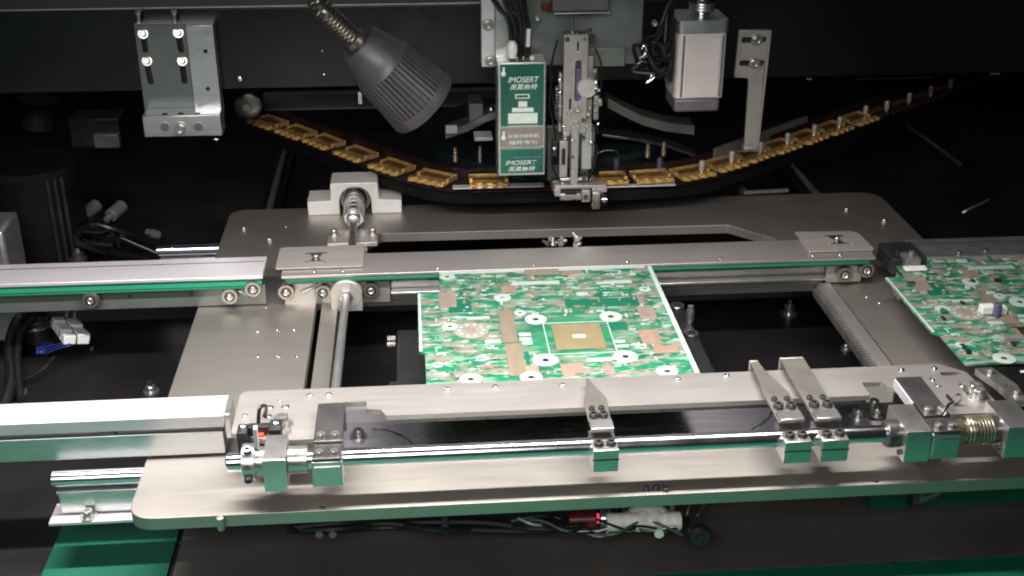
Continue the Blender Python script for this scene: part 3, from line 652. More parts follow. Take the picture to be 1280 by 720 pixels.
# carrier prototype
def carrier_parts(t, half, gm='gold'):
    L_ = half
    pb = B(); box(pb, -L_, L_, -.017, .004, .0134, .0165)
    # front lip with rounded fins
    for k in range(4):
        x = -L_*.8+k*L_*.53; box(pb, x-.0028, x+.0028, -.0205, -.0135, .0145, .0205)
    box(pb, -L_, L_, -.0135, -.0105, .0165, .0200)
    obj('tray', pb, gm, t, .0006, local=True)
    fb = B(); box(fb, -L_, L_, .015, .0175, .0134, .0215); box(fb, L_-.004, L_, -.004, .015, .0134, .0210); box(fb, -L_, -L_+.004, .002, .015, .0134, .0205)
    obj('back_frame', fb, gm, t, .0005, local=True)
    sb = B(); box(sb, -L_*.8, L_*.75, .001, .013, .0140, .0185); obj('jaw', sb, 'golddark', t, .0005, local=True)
proto = None
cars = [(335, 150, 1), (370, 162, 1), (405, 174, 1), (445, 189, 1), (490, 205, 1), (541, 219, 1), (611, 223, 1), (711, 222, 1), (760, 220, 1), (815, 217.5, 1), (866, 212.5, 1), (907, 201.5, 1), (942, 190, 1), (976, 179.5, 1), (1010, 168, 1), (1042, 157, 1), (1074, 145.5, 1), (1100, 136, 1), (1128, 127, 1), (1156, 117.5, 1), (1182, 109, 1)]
ords = ['far left, nearly hidden in the dark', 'second from the far left', 'third from the far left', 'fourth from the far left', 'second to the left of the front straight run', 'just left of the front straight run',
        'left beside the green sign box', 'behind the placement nozzle', 'holding the left violet capacitor', 'holding the right violet capacitor']
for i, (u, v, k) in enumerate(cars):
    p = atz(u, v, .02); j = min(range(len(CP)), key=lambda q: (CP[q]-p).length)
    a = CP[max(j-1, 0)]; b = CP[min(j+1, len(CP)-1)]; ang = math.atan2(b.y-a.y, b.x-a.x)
    lab = ('shade-darkened component carrier' if i > 16 else 'gold component carrier')+' on the chain, '+(ords[i] if i < 10 else 'number %s from the centre on the rising right side' % ('one two three four five six seven eight nine ten eleven'.split()[i-10]))
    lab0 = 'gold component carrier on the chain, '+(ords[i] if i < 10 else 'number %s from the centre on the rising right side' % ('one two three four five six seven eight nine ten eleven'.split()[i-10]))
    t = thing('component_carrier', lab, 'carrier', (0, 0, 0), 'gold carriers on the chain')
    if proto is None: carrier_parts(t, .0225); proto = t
    elif i == 17: carrier_parts(t, .0225, 'chain'); proto = t  # last four carriers take the dark chain colour, standing in for shade
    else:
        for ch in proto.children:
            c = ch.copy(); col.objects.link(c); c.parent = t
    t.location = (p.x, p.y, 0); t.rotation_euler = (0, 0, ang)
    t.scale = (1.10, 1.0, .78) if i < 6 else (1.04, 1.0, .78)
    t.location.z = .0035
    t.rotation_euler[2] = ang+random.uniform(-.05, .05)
# held capacitors
def cap(u, v, label, m, r, h, base=.018):
    p = atz(u, v, base); t = thing('capacitor', label, 'capacitor', (p.x, p.y, base), 'capacitors held in the gold carriers')
    obj('body', lathe(B(), (p.x, p.y, base), (0, 0, 1), [(0, r*.9), (.001, r), (h-.0015, r), (h, r*.88)], 16), m, t)
    obj('lead', cyl(B(), (p.x, p.y, base-.006), (p.x, p.y, base-.0002), r*.5, 8), 'steel', t)
cap(770, 213, 'left one of the two violet capacitors right of the placement nozzle', 'purple', .0034, .015)
cap(824, 212, 'right one of the two violet capacitors right of the placement nozzle', 'purple', .0034, .015)
for i, (u, v) in enumerate(((877, 213), (914.5, 201), (950.5, 189), (984, 178), (1017.5, 167), (1049, 157), (1081.5, 143), (1108, 137), (1136, 127), (1163, 118), (1188, 109))):
    cap(u, v, 'pale capacitor number %s from the centre on the rising right side of the chain' % 'one two three four five six seven eight nine ten eleven'.split()[i], 'capw', .0036, .0125)

# ================================================================== BEAM AND HEAD
bmx = thing('gantry_beam', 'black painted machine beam crossing the whole background', 'beam', (0, .5, .15))
obj('beam_body', sheet(B(), [(.45, .1085), (.62, .1085), (.62, .2075), (.45, .2075)], [], -1.5, 1.55, Matrix(((0, 0, 1, 0), (1, 0, 0, 0), (0, 1, 0, 0), (0, 0, 0, 1)))), 'beam', bmx, .0015)
bxo('top_highlight', 'alug', bmx, -1.5, -.02, .4502, .4535, .2076, .2090, 0)  # bright metal strip added as the highlight along the beam's top edge
bxo('highlight_plate', 'alu', bmx, *aabb(422, 3.5, 452, 8, .47, .004), .0003)  # pale plate takes the place of a white highlight above the beam
for u, v in ((403, 64), (405, 93)): screw(bmx, aty(u, v, .45), .0016, 'pan', FR)
screw(bmx, aty(300, 98, .45), .0042, 'pan', FR)
screw(bmx, aty(353, 10.5, .455), .002, 'pan', FR)
for seg in ((1068, 1165, 98.2), (1008, 1015, 99), (1238, 1250, 92.5)):
    bxo('edge_glint', 'alug', bmx, *aabb(seg[0], seg[2]-1.2, seg[1], seg[2]+1, .4485, .0012), 0)  # thin bright pieces imitate glints on the beam's lower edge
ub = thing('rear_crossbar', 'dark crossbar higher up behind the beam at the top edge', 'beam', (0, .8, .2))
bxo('bar', 'motorg', ub, -1.5, .02, .70, .75, .19, .32, .001)
rb_ = thing('lower_crossbar', 'dim dark rail low behind the gooseneck lamp', 'beam', (-.2, .7, .03)); bxo('bar', 'motorg', rb_, *aabb(330, 113, 640, 139, .66, .02))
# left angle bracket
lbk = thing('angle_bracket', 'silver slotted bracket bolted to the beam at upper left', 'bracket', (-.41, .44, .1))
YB = .436
q00 = aty(167, 31, YB); q10 = aty(246, 30, YB); q01 = aty(180, 150, YB); q11 = aty(252, 150, YB)
def face_slot(u0, v0, u1, v1, hw):
    a = aty(u0, v0, YB); b = aty(u1, v1, YB); return rpoly([(a.x-hw, a.z), (a.x+hw, a.z), (b.x+hw, b.z), (b.x-hw, b.z)], hw*.8, 3)
mY = Matrix(((1, 0, 0, 0), (0, 0, 1, 0), (0, 1, 0, 0), (0, 0, 0, 1)))
obj('back_plate', sheet(B(), [(q00.x, q00.z), (q10.x, q10.z), (q11.x, q01.z), (q01.x+.002, q01.z)], [face_slot(179, 44, 182, 66, .0032), face_slot(184, 82, 189, 106, .0032), face_slot(223, 44, 227, 66, .0032), face_slot(228, 82, 231, 105, .0032)], YB, YB+.009, mY), 'graygreen', lbk, .0008)
obj('slot_back', box(B(), q00.x+.004, q10.x-.004, YB+.0095, YB+.013, q01.z, q00.z-.004), 'hole', lbk)
bxo('side_rib', 'alug', lbk, *aabb(244, 31, 266, 146, .424, .022), .001)
bxo('top_lip', 'alu', lbk, *aabb(168, 28.5, 266, 31, .43, .02), .0004)
fz = aty(180, 145, .405).z; bz = aty(180, 172, .405).z; fx0 = aty(179, 160, .405).x; fx1 = aty(277, 160, .405).x
bxo('foot_block', 'alug', lbk, fx0, fx1, .405, .4355, bz, fz, .0012)
for u in (206, 248): p = aty(u, 159, .405); obj('foot_bore', lathe(B(), (p.x, .4055, p.z), FR, [(0, .0065), (.001, .0065), (.001, .0052), (.0002, .005)], 20, cap=False), 'steel', lbk); obj('bore_core', lathe(B(), (p.x, .4053, p.z), FR, [(0, .005), (.0004, .005)], 16), 'graygreen', lbk)
screw(lbk, aty(226, 161, .405), .0055, 'wash', FR)
for u, v in ((206, 142.5), (226, 142), (247, 142)): p = atz(u, v, fz); obj('top_hole', lathe(B(), (p.x, min(p.y, .430), fz), (0, 0, 1), [(0, .0035), (.0004, .0034)], 12), 'hole', lbk)
for u, v in ((179, 42), (223, 41), (184, 76), (228, 76)): screw(lbk, aty(u, v, YB), .0038, 'wash', (0, -1, .25))
for u, v in ((257, 64), (260, 111)): p = aty(u, v, .424); obj('rib_hole', lathe(B(), (p.x, .4241, p.z), FR, [(0, .0026), (.0004, .0026)], 12), 'hole', lbk)
for u in (174, 219):
    p = aty(u, 29, .44); obj('standing_bolt', lathe(B(), (p.x, .44, p.z), (0, 0, 1), [(0, .0026), (.010, .0026), (.010, .0042), (.014, .0042), (.015, .003)], 14), 'steel', lbk)
screw(lbk, aty(270, 174, .42), .0035, 'pan', (0, 0, -1))
# sprocket stub beside bracket
sk = thing('idler_roller', 'dim grey roller at the far left end of the carrier chain', 'roller', aty(312, 126, .56))
p = aty(312, 127, .56); obj('drum', lathe(B(), p, FR, [(0, .016), (.002, .018), (.02, .018), (.022, .015), (.022, .006)], 24), 'darksteel', sk); obj('axle', lathe(B(), p+Vector((0, -.0225, 0)), FR, [(0, .005), (.006, .005)], 12), 'graygreen', sk)

# placement head ----------------------------------------------------------------
YH = .30
hd = thing('head_mount', 'grey green mounting plate of the placement head at the top centre', 'mounting plate', (.02, YH, .2))
bxo('plate', 'graygreen', hd, *aabb(602, -60, 808, 84, YH+.01, .014), .0012)
bxo('lower_step', 'graygreen', hd, *aabb(730, 59, 782, 84, YH+.001, .0085), .0008)
bxo('side_bar', 'alu', hd, *aabb(602, -60, 618, 84, YH-.004, .0135), .0010)
bxo('side_plate', 'alug', hd, *aabb(619, -60, 638, 80, YH-.012, .0215), .0010)
bxo('top_cover', 'motorg', hd, *aabb(690, -60, 764, 15, YH-.012, .021), .002)
bxo('cover_edge', 'alu', hd, *aabb(693, 15.5, 762, 18, YH-.014, .020), .0005)
for u, v in ((610, 31), (613, 76)): screw(hd, aty(u, v, YH-.004), .0042, 'wash', FR)
for u, v in ((818, 29), (671, 22), (741, 47), (740, 78)): screw(hd, aty(u, v, YH-.0), .0036, 'cap', FR)
obj('red_plug', box(B(), *aabb(677, 5, 690, 14, YH-.01, .012)), 'redg', hd, .001)
# green sign box
YS = .262
sgn = thing('sign_box', 'green fronted camera box with pale lettering hanging from the placement head', 'control box', (-.012, YS, .12))
a = aty(622.5, 220.5, YS); b = aty(683, 77, YS)
bxo('case', 'alug', sgn, a.x, b.x, YS, YS+.034, a.z, b.z, .0012)
def sp(u, v): return aty(u, v, YS)
def panel(nm, m, u0, v0, u1, v1, y=YS-.0012, d=.0011, par=None): return bxo(nm, m, par or sgn, *aabb(u0, v0, u1, v1, y, d), .0002)
pn = panel('green_panel', 'signg', 626, 80, 680, 158)
pt = panel('taupe_panel', 'signgrey', 625.5, 159, 679.5, 184)
pg = panel('lower_panel', 'signg', 626, 184.5, 679.5, 217)
for nm, u0, v0, u1, v1, par in (('machine_drawing', 635, 141, 672, 155, pn), ('machine_drawing', 640, 134.5, 667, 140.5, pn), ('machine_drawing', 648, 126.5, 659, 134, pn), ('print_line', 627, 185.5, 676, 187, pg), ('print_line', 642, 196, 677, 197, pg), ('print_line', 635, 156.3, 673, 157.8, pn)):
    panel(nm, 'ink', u0, v0, u1, v1, YS-.0018, .0005, par)
bm = B()
for r_ in ((644, 117.5, 662, 119), (644, 122, 662, 123.5), (644, 119, 645.5, 122), (660.5, 119, 662, 122)): box(bm, *aabb(*r_, YS-.0018, .0005))
obj('print_frame', bm, 'ink', pn)
for u, v in ((629, 92), (629, 172)):
    p = sp(u, v); bm = B(); lathe(bm, (p.x, YS-.0012, p.z), FR, [(0, .0030), (.002, .0026), (.0026, .0012)], 12); box(bm, p.x-.0008, p.x+.0016, YS-.0030, YS-.0012, p.z+.001, p.z+.0075); obj('round_clip', bm, 'white', sgn, .0004)
def text(body, u0, v0, u1, v1, par, m='ink', shear=.25):
    cu = bpy.data.curves.new('text', 'FONT'); cu.body = body; cu.size = 1; cu.shear = shear; cu.extrude = 0; cu.offset = .012
    to = bpy.data.objects.new('t', cu); col.objects.link(to); bpy.context.view_layer.update()
    me = bpy.data.meshes.new_from_object(to.evaluated_get(bpy.context.evaluated_depsgraph_get())); bpy.data.objects.remove(to)
    xs = [v.co.x for v in me.vertices]; ys = [v.co.y for v in me.vertices]
    if not xs: return
    a = aty(u0, v1, YS-.0020); b = aty(u1, v0, YS-.0020); org = ORG[par.name]
    for vv in me.vertices:
        x = (vv.co.x-min(xs))/(max(xs)-min(xs)); z = (vv.co.y-min(ys))/(max(ys)-min(ys))
        vv.co = Vector((a.x+(b.x-a.x)*x, YS-.0020, a.z+(b.z-a.z)*z))-org
    me.name = 'lettering'; me.materials.append(M[m]); o = bpy.data.objects.new('lettering', me); col.objects.link(o); o.parent = par
text('IMOSERT', 635, 95.5, 674, 103.5, pn); text('英莫赛特', 637, 104.5, 672, 112.5, pn)
text('全自动异形机', 634.5, 167, 674, 173, pt, shear=0); text('插件专家', 636, 175, 673, 181, pt, shear=0)
text('IMOSERT', 632, 200, 671, 206.5, pg); text('英莫赛特', 635, 207.5, 669, 214.5, pg)
for u in (646, 652, 665): obj('top_plug', cyl(B(), aty(u, 77, YS+.015), aty(u, 70, YS+.015), .0028, 12), 'ivory', sgn)
# cables to the box
cb = thing('cable_bundle', 'black cables dropping into the top of the green sign box', 'cables', aty(645, 40, .28))
for k, pts in enumerate((((606, -20), (622, 8), (637, 30), (640, 74)), ((622, -20), (634, 8), (644, 34), (644, 76)), ((640, -20), (648, 10), (652, 40), (650, 76)), ((652, -20), (656, 12), (661, 40), (660, 77)), ((628, -20), (640, 12), (648, 22), (655, 76)))):
    obj('cable', tube(B(), [aty(u, v, .282-.004*(k % 3)) for u, v in pts], .0027 if k < 4 else .002, 8), 'cable', cb)
obj('white_gland', lathe(B(), aty(640, 72, .262), (0, 0, 1), [(0, .0045), (.008, .0062), (.014, .0055), (.018, .003)], 16), 'white', cb)
obj('cable_tag', cyl(B(), aty(660, 58, .268), aty(661, 36, .268), .0024, 10), 'white', cb)
# column with nozzle
cm = thing('placement_arm', 'tall slotted metal arm with rollers and gripper beside the green sign box', 'placement arm', (.05, .27, .1))
YC = .268
def cb_(nm, m, u0, v0, u1, v1, y=YC, d=.02, bev=.0008): return bxo(nm, m, cm, *aabb(u0, v0, u1, v1, y, d), bev)
a = aty(703, 168, YC); b = aty(736, 42, YC)
s_a = aty(718.5, 127, YC); s_b = aty(727, 76, YC); t_a = aty(721.5, 64, YC); t_b = aty(724, 53, YC); u_a = aty(711, 138, YC); u_b = aty(714.5, 124, YC)
def rc(p, q): return [(p.x, p.z), (q.x, p.z), (q.x, q.z), (p.x, q.z)]
obj('column_plate', sheet(B(), [(a.x, a.z), (b.x, a.z), (b.x, b.z), (a.x, b.z)], [rpoly(rc(s_a, s_b), .003, 3), rc(t_a, t_b), rc(u_a, u_b)], YC, YC+.008, mY), 'column', cm, .0008)
cb_('slot_slider', 'purple', 719, 86, 726.5, 126, YC+.003, .003)
cb_('column_back', 'darksteel', 704, 44, 735, 166, YC+.0085, .004)
cb_('right_column', 'column', 727, 70, 742, 210, YC+.014, .012); cb_('right_foot', 'alug', 726, 155, 741, 212, YC+.010, .0035)
cb_('left_rib', 'column', 698, 92, 703, 165, YC+.004, .010)
cb_('lower_arm', 'column', 713, 158, 724, 234, YC-.004, .0095)
cb_('left_link', 'column', 699, 176, 710, 222, YC+.002, .005); cb_('link_slot', 'hole', 702, 186, 707, 206, YC+.0008, .001, 0)
obj('belt_pulley', lathe(B(), aty(733, 108, YC+.008), FR, [(0, .0105), (.002, .0115), (.007, .0115), (.009, .010), (.009, .003), (.012, .003)], 24), 'capw', cm)
obj('pulley_rim', lathe(B(), aty(742, 104, YC+.006), (1, 0, 0), [(0, .011), (.002, .011)], 20), 'chrome', cm)
obj('left_spring', tube(B(), [aty(696+1.8*math.cos(i*1.05), 108+i*.62, YC) + Vector((0, .0018*math.sin(i*1.05), 0)) for i in range(66)], .0008, 5, sub=1), 'chrome', cm)
for u, v in ((721, 136), (720.5, 155), (711, 141), (735, 142), (744, 128), (744, 137), (743, 88), (733, 156), (706, 165), (706, 172)): screw(cm, aty(u, v, YC-.0002), .0038 if u in (721, 720.5) else .0024, 'cap', FR)
obj('standing_screw', cyl(B(), aty(716, 42, YC+.005), aty(715, 20, YC+.005), .0016, 10), 'chrome', cm)
for u, v in ((711, 41), (722, 40), (733, 40), (737, 38)): obj('top_stud', cyl(B(), aty(u, v+2, YC+.006), aty(u, v-2, YC+.006), .0022, 10), 'darksteel', cm)
cb_('top_cap', 'darksteel', 704, 41.6, 735, 43.6, YC-.001, .012, .0003)
cb_('hose_fitting', 'blackplastic', 736, 44, 744, 52, YC+.002, .006)
# gripper cluster
cb_('gripper_bar', 'column', 694, 231, 758, 237, YC-.006, .014); cb_('gripper_jaw', 'steel', 700, 242, 727, 251, YC-.012, .016)
cb_('jaw_recess', 'hole', 706, 239, 721, 243.5, YC-.0125, .0004, 0); cb_('jaw_arm', 'column', 693, 236, 701, 246, YC-.010, .012); cb_('jaw_arm', 'column', 727, 238, 738, 253, YC-.010, .012)
cb_('nozzle_block', 'steel', 740, 241, 751, 262, YC-.012, .012); cb_('nozzle_side', 'column', 740, 235, 759, 241, YC-.010, .012)
obj('nozzle_roller', lathe(B(), aty(751.5, 250, YC-.005), (1, 0, 0), [(0, .0068), (.004, .0068), (.005, .005), (.006, .005)], 18), 'chrome', cm)
screw(cm, aty(732, 246, YC-.010), .0028, 'dark', FR); screw(cm, aty(745, 238, YC-.010), .0022, 'cap', FR)
obj('small_hose', tube(B(), [aty(u, v, .30) for u, v in ((742, 206), (748, 192), (760, 188), (772, 191), (774, 206))], .0012, 6), 'cable', cm)
# packed small hardware round the slide
cb_('back_gusset', 'graygreen', 684, 158, 702, 226, .31, .006); cb_('gusset_edge', 'alug', 684, 157, 702, 159.5, .306, .003, 0); cb_('gusset_window', 'hole', 689, 178, 699, 206, .3092, .0006, 0)
cb_('side_clevis', 'column', 742, 120, 749, 150, YC+.006, .012); cb_('clevis_lug', 'steel', 748, 124, 753, 133, YC+.004, .006); cb_('slide_cap', 'steel', 704, 165, 713, 171, YC-.003, .008)
cb_('cross_link', 'alug', 700, 222, 735, 227, YC+.003, .006); cb_('left_carriage', 'darksteel', 690, 226, 700, 240, YC, .012); cb_('sensor_lug', 'blackplastic', 724, 213, 736, 230, YC+.006, .008)
cb_('wire_guide', 'darksteel', 744, 86, 748, 118, YC+.010, .004); cb_('air_valve', 'blackplastic', 690, 176, 697, 196, YC+.006, .008)
rn = random.Random(17)
for (u, v) in ((700, 100), (700, 116), (700, 132), (700, 150), (729, 150), (737, 134), (746, 146), (741, 163), (748, 155), (739, 178), (729, 172), (716, 176), (716, 196), (716, 214), (703, 229), (712, 229), (730, 224), (695, 232), (752, 238), (741, 222), (704, 158), (748, 112), (693, 186), (709, 49), (731, 49)):
    screw(cm, aty(u, v, YC-.0045 if u in (716,) else YC+.001), rn.choice((.0016, .0021, .0026)), rn.choice(('cap', 'pan', 'dark')), FR)
for pts in (((744, 60), (752, 84), (750, 116), (744, 140), (748, 168)), ((690, 96), (687, 130), (694, 170), (690, 205), (700, 226)), ((697, 50), (691, 72), (688, 98), (694, 140)), ((733, 170), (746, 184), (743, 206), (735, 226))):
    obj('thin_hose', tube(B(), [aty(u, v, YC+.012) for u, v in pts], .0013, 6), 'cable', cm)
# servo motor
sm = thing('servo_motor', 'beige square servo motor hanging right of the placement head', 'motor', (.19, .30, .15))
YM = .30
a = aty(846, 122, YM); b = aty(911, 40, YM); W0, W1 = a.x-.003, b.x-.001; Zb, Zt = aty(870, 123, YM).z, aty(880, 42, YM).z
sq = rpoly([(W0, YM), (W1, YM), (W1, YM+.056), (W0, YM+.056)], .006, 4)
obj('body', sheet(B(), sq, [], Zb, Zt), 'motor', sm, .0008)
bxo('front_face', 'motor', sm, W0+.012, W1-.007, YM-.0015, YM+.002, Zb+.001, Zt-.003, .0006)
for x in (W0+.0075, W1-.0045): bxo('corner_groove', 'motorg', sm, x-.0011, x+.0011, YM-.0008, YM+.002, Zb+.002, Zt-.002, 0)
for x in (W0+.0035,): bxo('side_groove', 'motorg', sm, W0-.0006, W0+.001, YM+.010, YM+.012, Zb+.002, Zt-.002, 0)
sq2 = rpoly([(W0-.001, YM-.002), (W1+.001, YM-.002), (W1+.001, YM+.058), (W0-.001, YM+.058)], .007, 4)
obj('top_flange', sheet(B(), sq2, [], Zt+.0005, Zt+.015), 'alug', sm, .0012)
obj('flange_gap', sheet(B(), [(W0+.002, YM+.001), (W1-.002, YM+.001), (W1-.002, YM+.05), (W0+.002, YM+.05)], [], Zt, Zt+.0005), 'hole', sm)
bxo('bottom_end', 'motorg', sm, W0+.001, W1-.003, YM+.001, YM+.054, Zb-.0165, Zb-.0005, .003)
px_ = (W0+W1)/2+.004; obj('drive_pulley', lathe(B(), (px_, YM+.03, Zt+.0155), (0, 0, 1), [(0, .009), (.004, .009), (.004, .014), (.018, .014), (.018, .009), (.026, .009)], 28), 'chrome', sm)
obj('pulley_teeth', lathe(B(), (px_, YM+.03, Zt+.020), (0, 0, 1), [(0, .0142), (.0015, .0147), (.003, .0142), (.0045, .0147), (.006, .0142), (.0075, .0147), (.009, .0142)], 20, cap=False), 'alug', sm)
for dx in (.006, W1-W0-.006): obj('tie_bolt', cyl(B(), (W0+dx, YM+.003, Zt-.004), (W0+dx, YM+.003, Zt+.0004), .0025, 10), 'darksteel', sm)
# messy black tie beside the motor
mc = thing('motor_cables', 'knotted black cables with silver ties left of the servo motor', 'cables', aty(810, 80, .29))
rn = random.Random(3)
for k in range(9):
    pts = [aty(838-rn.random()*8, 5+k*9, .30)]
    for j in range(3): pts.append(aty(788+rn.random()*46, 50+rn.random()*45, .27+rn.random()*.03))
    pts.append(aty(836, 40+rn.random()*60, .31)); obj('cable', tube(B(), pts, .0022, 7), 'cable', mc)
obj('cable', tube(B(), [aty(u, v, .31) for u, v in ((842, -10), (836, 20), (838, 60), (834, 100))], .006, 8), 'cable', mc)
for pts in (((802, 62), (806, 56), (808, 66), (800, 73), (810, 70)), ((808, 104), (812, 99), (815, 94), (818, 96), (812, 102), (808, 104)), ((797, 80), (803, 77), (809, 78))):
    obj('silver_tie', tube(B(), [aty(u, v, .262) for u, v in pts], .0009, 6), 'chrome', mc)
# right hanging bracket
hbk = thing('hanging_bracket', 'grey steel strip with two slotted bolts right of the servo motor', 'bracket', (.27, .36, .1))
YR = .36
def Q(u, v): p = aty(u, v, YR); return (p.x, p.z)
def hs_(u, v): c = aty(u, v, YR); return slot(c.x, c.z, .015, .0032)
obj('strip', sheet(B(), rpoly([Q(924, 38), Q(918, 97), Q(936, 98), Q(931, 178), Q(929, 190), Q(948, 190), Q(965, 38)], [0, 0, .004, 0, 0, 0, 0], 4), [hs_(943, 50), hs_(940, 79)], YR, YR+.005, mY), 'railplate', hbk, .0006)
for u, v in ((946, 50), (943, 79)): screw(hbk, aty(u, v, YR), .0044, 'wash', FR)
bxo('foot', 'railplate', hbk, *aabb(930, 184, 947, 188, YR-.012, .011))
bxo('backing', 'hole', hbk, *aabb(925, 42, 962, 92, YR+.0056, .003), 0)

# ================================================================== GOOSENECK LAMP
gl = thing('gooseneck_lamp', 'dark ribbed lamp head on a flexible steel gooseneck hanging from the top edge', 'lamp', aty(500, 100, .2))
A = aty(446, 52, .20); Bp = aty(530, 130, .20); Bp = CC+(Bp-CC)*1.012; ax = (Bp-A).normalized(); LN = (Bp-A).length
s_ = LN
prof = [(.002, .009), (.001, .0215), (.004, .0240), (.30*s_, .0315), (.37*s_, .0335), (.38*s_, .0345), (.385*s_, .0305), (.87*s_, .0360), (.875*s_, .0392), (.97*s_, .0402), (1.0*s_, .0392), (1.0*s_, .036), (.95*s_, .0355)]
obj('head', lathe(B(), A, ax, prof, 56), 'lamp', gl)
obj('lamp_face', lathe(B(), A+ax*(.955*s_), ax, [(0, .0352), (.001, .0352)], 32), 'blackplastic', gl)
_, uu, vv = frame(ax)
for k in range(44):
    t = 2*math.pi*k/44; c_, s2 = math.cos(t), math.sin(t); rad = uu*c_+vv*s2; tan = uu*-s2+vv*c_
    bm = B(); q = []
    for h, r in ((.383*s_, .0342), (.876*s_, .0390)):
        for dt in (-.0016, .0016):
            for dr in (-.006, 0): q.append(bm.verts.new(A+ax*h+rad*(r+dr)+tan*dt))
    for f in ((0, 1, 3, 2), (4, 5, 7, 6), (0, 1, 5, 4), (2, 3, 7, 6), (1, 3, 7, 5), (0, 2, 6, 4)): bm.faces.new([q[i] for i in f])
    obj('cooling_rib', bm, 'lamp', gl)
neck = [A+ax*.006, A-ax*.02, A-ax*.045, aty(403, 10, .20), aty(380, -22, .205)]
obj('gooseneck_core', tube(B(), neck, .0090, 14), 'darksteel', gl)
P = [Vector(p) for p in neck]; Qs = []
for i_ in range(len(P)-1):
    a, b, c, d = P[max(i_-1, 0)], P[i_], P[i_+1], P[min(i_+2, len(P)-1)]; 
    for k in range(20):
        t = k/20; Qs.append(.5*((2*b)+(c-a)*t+(2*a-5*b+4*c-d)*t*t+(3*b-a-3*c+d)*t**3))
hz = B(); acc = 0
for i_ in range(1, len(Qs)-1):
    acc += (Qs[i_]-Qs[i_-1]).length
    if acc > .0038:
        acc = 0; d = (Qs[i_+1]-Qs[i_]).normalized(); lathe(hz, Qs[i_]-d*.0016, d, [(0, .0083), (.0005, .0099), (.0016, .0106), (.0027, .0099), (.0032, .0083)], 24)
obj('gooseneck_coils', hz, 'neck', gl)
obj('neck_collar', lathe(B(), A-ax*.006, ax, [(0, .0115), (.001, .0125), (.007, .0135), (.0075, .0135)], 28), 'darksteel', gl)
bxo('side_tag', 'alug', gl, *aabb(448, 116, 452, 130, .2, .002), .0003)

# ================================================================== THINGS IN THE PIT AND BELOW
def support_arm(u0, v0, u1, v1, z, label, side):
    t = thing('board_support', label, 'support', atz(u0, v0, z)); return t
bs = thing('board_support', 'black support bar with steel pins just right of the central circuit board', 'support', (.13, .05, -.05))
bm = B(); a = atz(836, 380, -.04); b = atz(905, 462, -.04)
bxo('bar', 'blackplastic', bs, .118, .148, -.05, .115, -.075, -.045, .003); bxo('foot', 'blackplastic', bs, .112, .172, -.045, .01, -.09, -.0755, .003)
for u, v, r in ((846, 386, .008), (864, 421, .0075)):
    p = atz(u, v, -.045); obj('socket_bolt', lathe(B(), (p.x, p.y, -.045), (0, 0, 1), [(0, r), (.004, r), (.005, r*.9), (.005, r*.5), (.002, r*.48), (.002, .001)], 18, cap=False), 'darksteel', bs)
p = atz(862, 402, -.045); obj('stub_pin', lathe(B(), (p.x, p.y, -.045), (0, 0, 1), [(0, .004), (.014, .004), (.016, .003), (.018, .003)], 14), 'steel', bs)
bl = thing('board_support', 'black support bar showing just left of the central circuit board', 'support', (-.14, .05, -.05))
bxo('bar', 'blackplastic', bl, -.156, -.120, -.05, .09, -.075, -.045, .003); obj('roller', cyl(B(), (-.162, -.03, -.052), (-.118, -.03, -.052), .012, 20), 'blackplastic', bl, .001)
for y in (.068, .055): obj('side_pin', cyl(B(), (-.157, y, -.044), (-.165, y, -.044), .003, 10), 'steel', bl)
def floor_bolt(u, v, z, r, h, label):
    p = atz(u, v, z); t = thing('floor_bolt', label, 'bolt', p, 'bolts on the dark deck')
    obj('head', lathe(B(), p, (0, 0, 1), [(0, r*1.7), (.0025, r*1.7), (.0025, r), (h, r), (h+.001, r*.8)], 14), 'steel', t)
    obj('stud', lathe(B(), p+Vector((0, 0, h)), (0, 0, 1), [(0, r*.55), (h*.7, r*.55)], 10), 'darksteel', t); return t
floor_bolt(986, 393, ZD, .006, .012, 'bolt standing in the dark opening right of the central circuit board')
floor_bolt(1058, 437, ZD, .004, .006, 'small bolt by the toothed rack in the dark opening')
floor_bolt(189, 491, ZD, .005, .008, 'bolt in front of the left pit next to the front rail')
floor_bolt(24, 492, ZD, .005, .008, 'bolt at the left edge just behind the white topped rail')
floor_bolt(115, 437, ZD, .0014, .002, 'tiny bolt head right of the white terminal block')
lc = thing('slot_glints', 'small heap of shiny pieces standing in for a reflection in the slot behind the middle rear rail', 'fittings', atz(708, 305, -.03))  # shiny pieces built in place of a reflection in the slot
rn = random.Random(9)
for k in range(12):
    p = atz(686+rn.random()*42, 297+rn.random()*11, -.014); d = Vector((rn.uniform(-1, 1), rn.uniform(-1, 1), rn.uniform(-.2, .8)))
    obj('fitting', lathe(B(), p, d, [(0, .0032), (.003, .0032), (.003, .0018), (.009, .0018), (.0095, .001)], 10), rn.choice(['steel', 'alu', 'column']), lc)
bxo('glint_base', 'darksteel', lc, -.004+.0, .042, .203, .226, -.045, -.0195, .001)
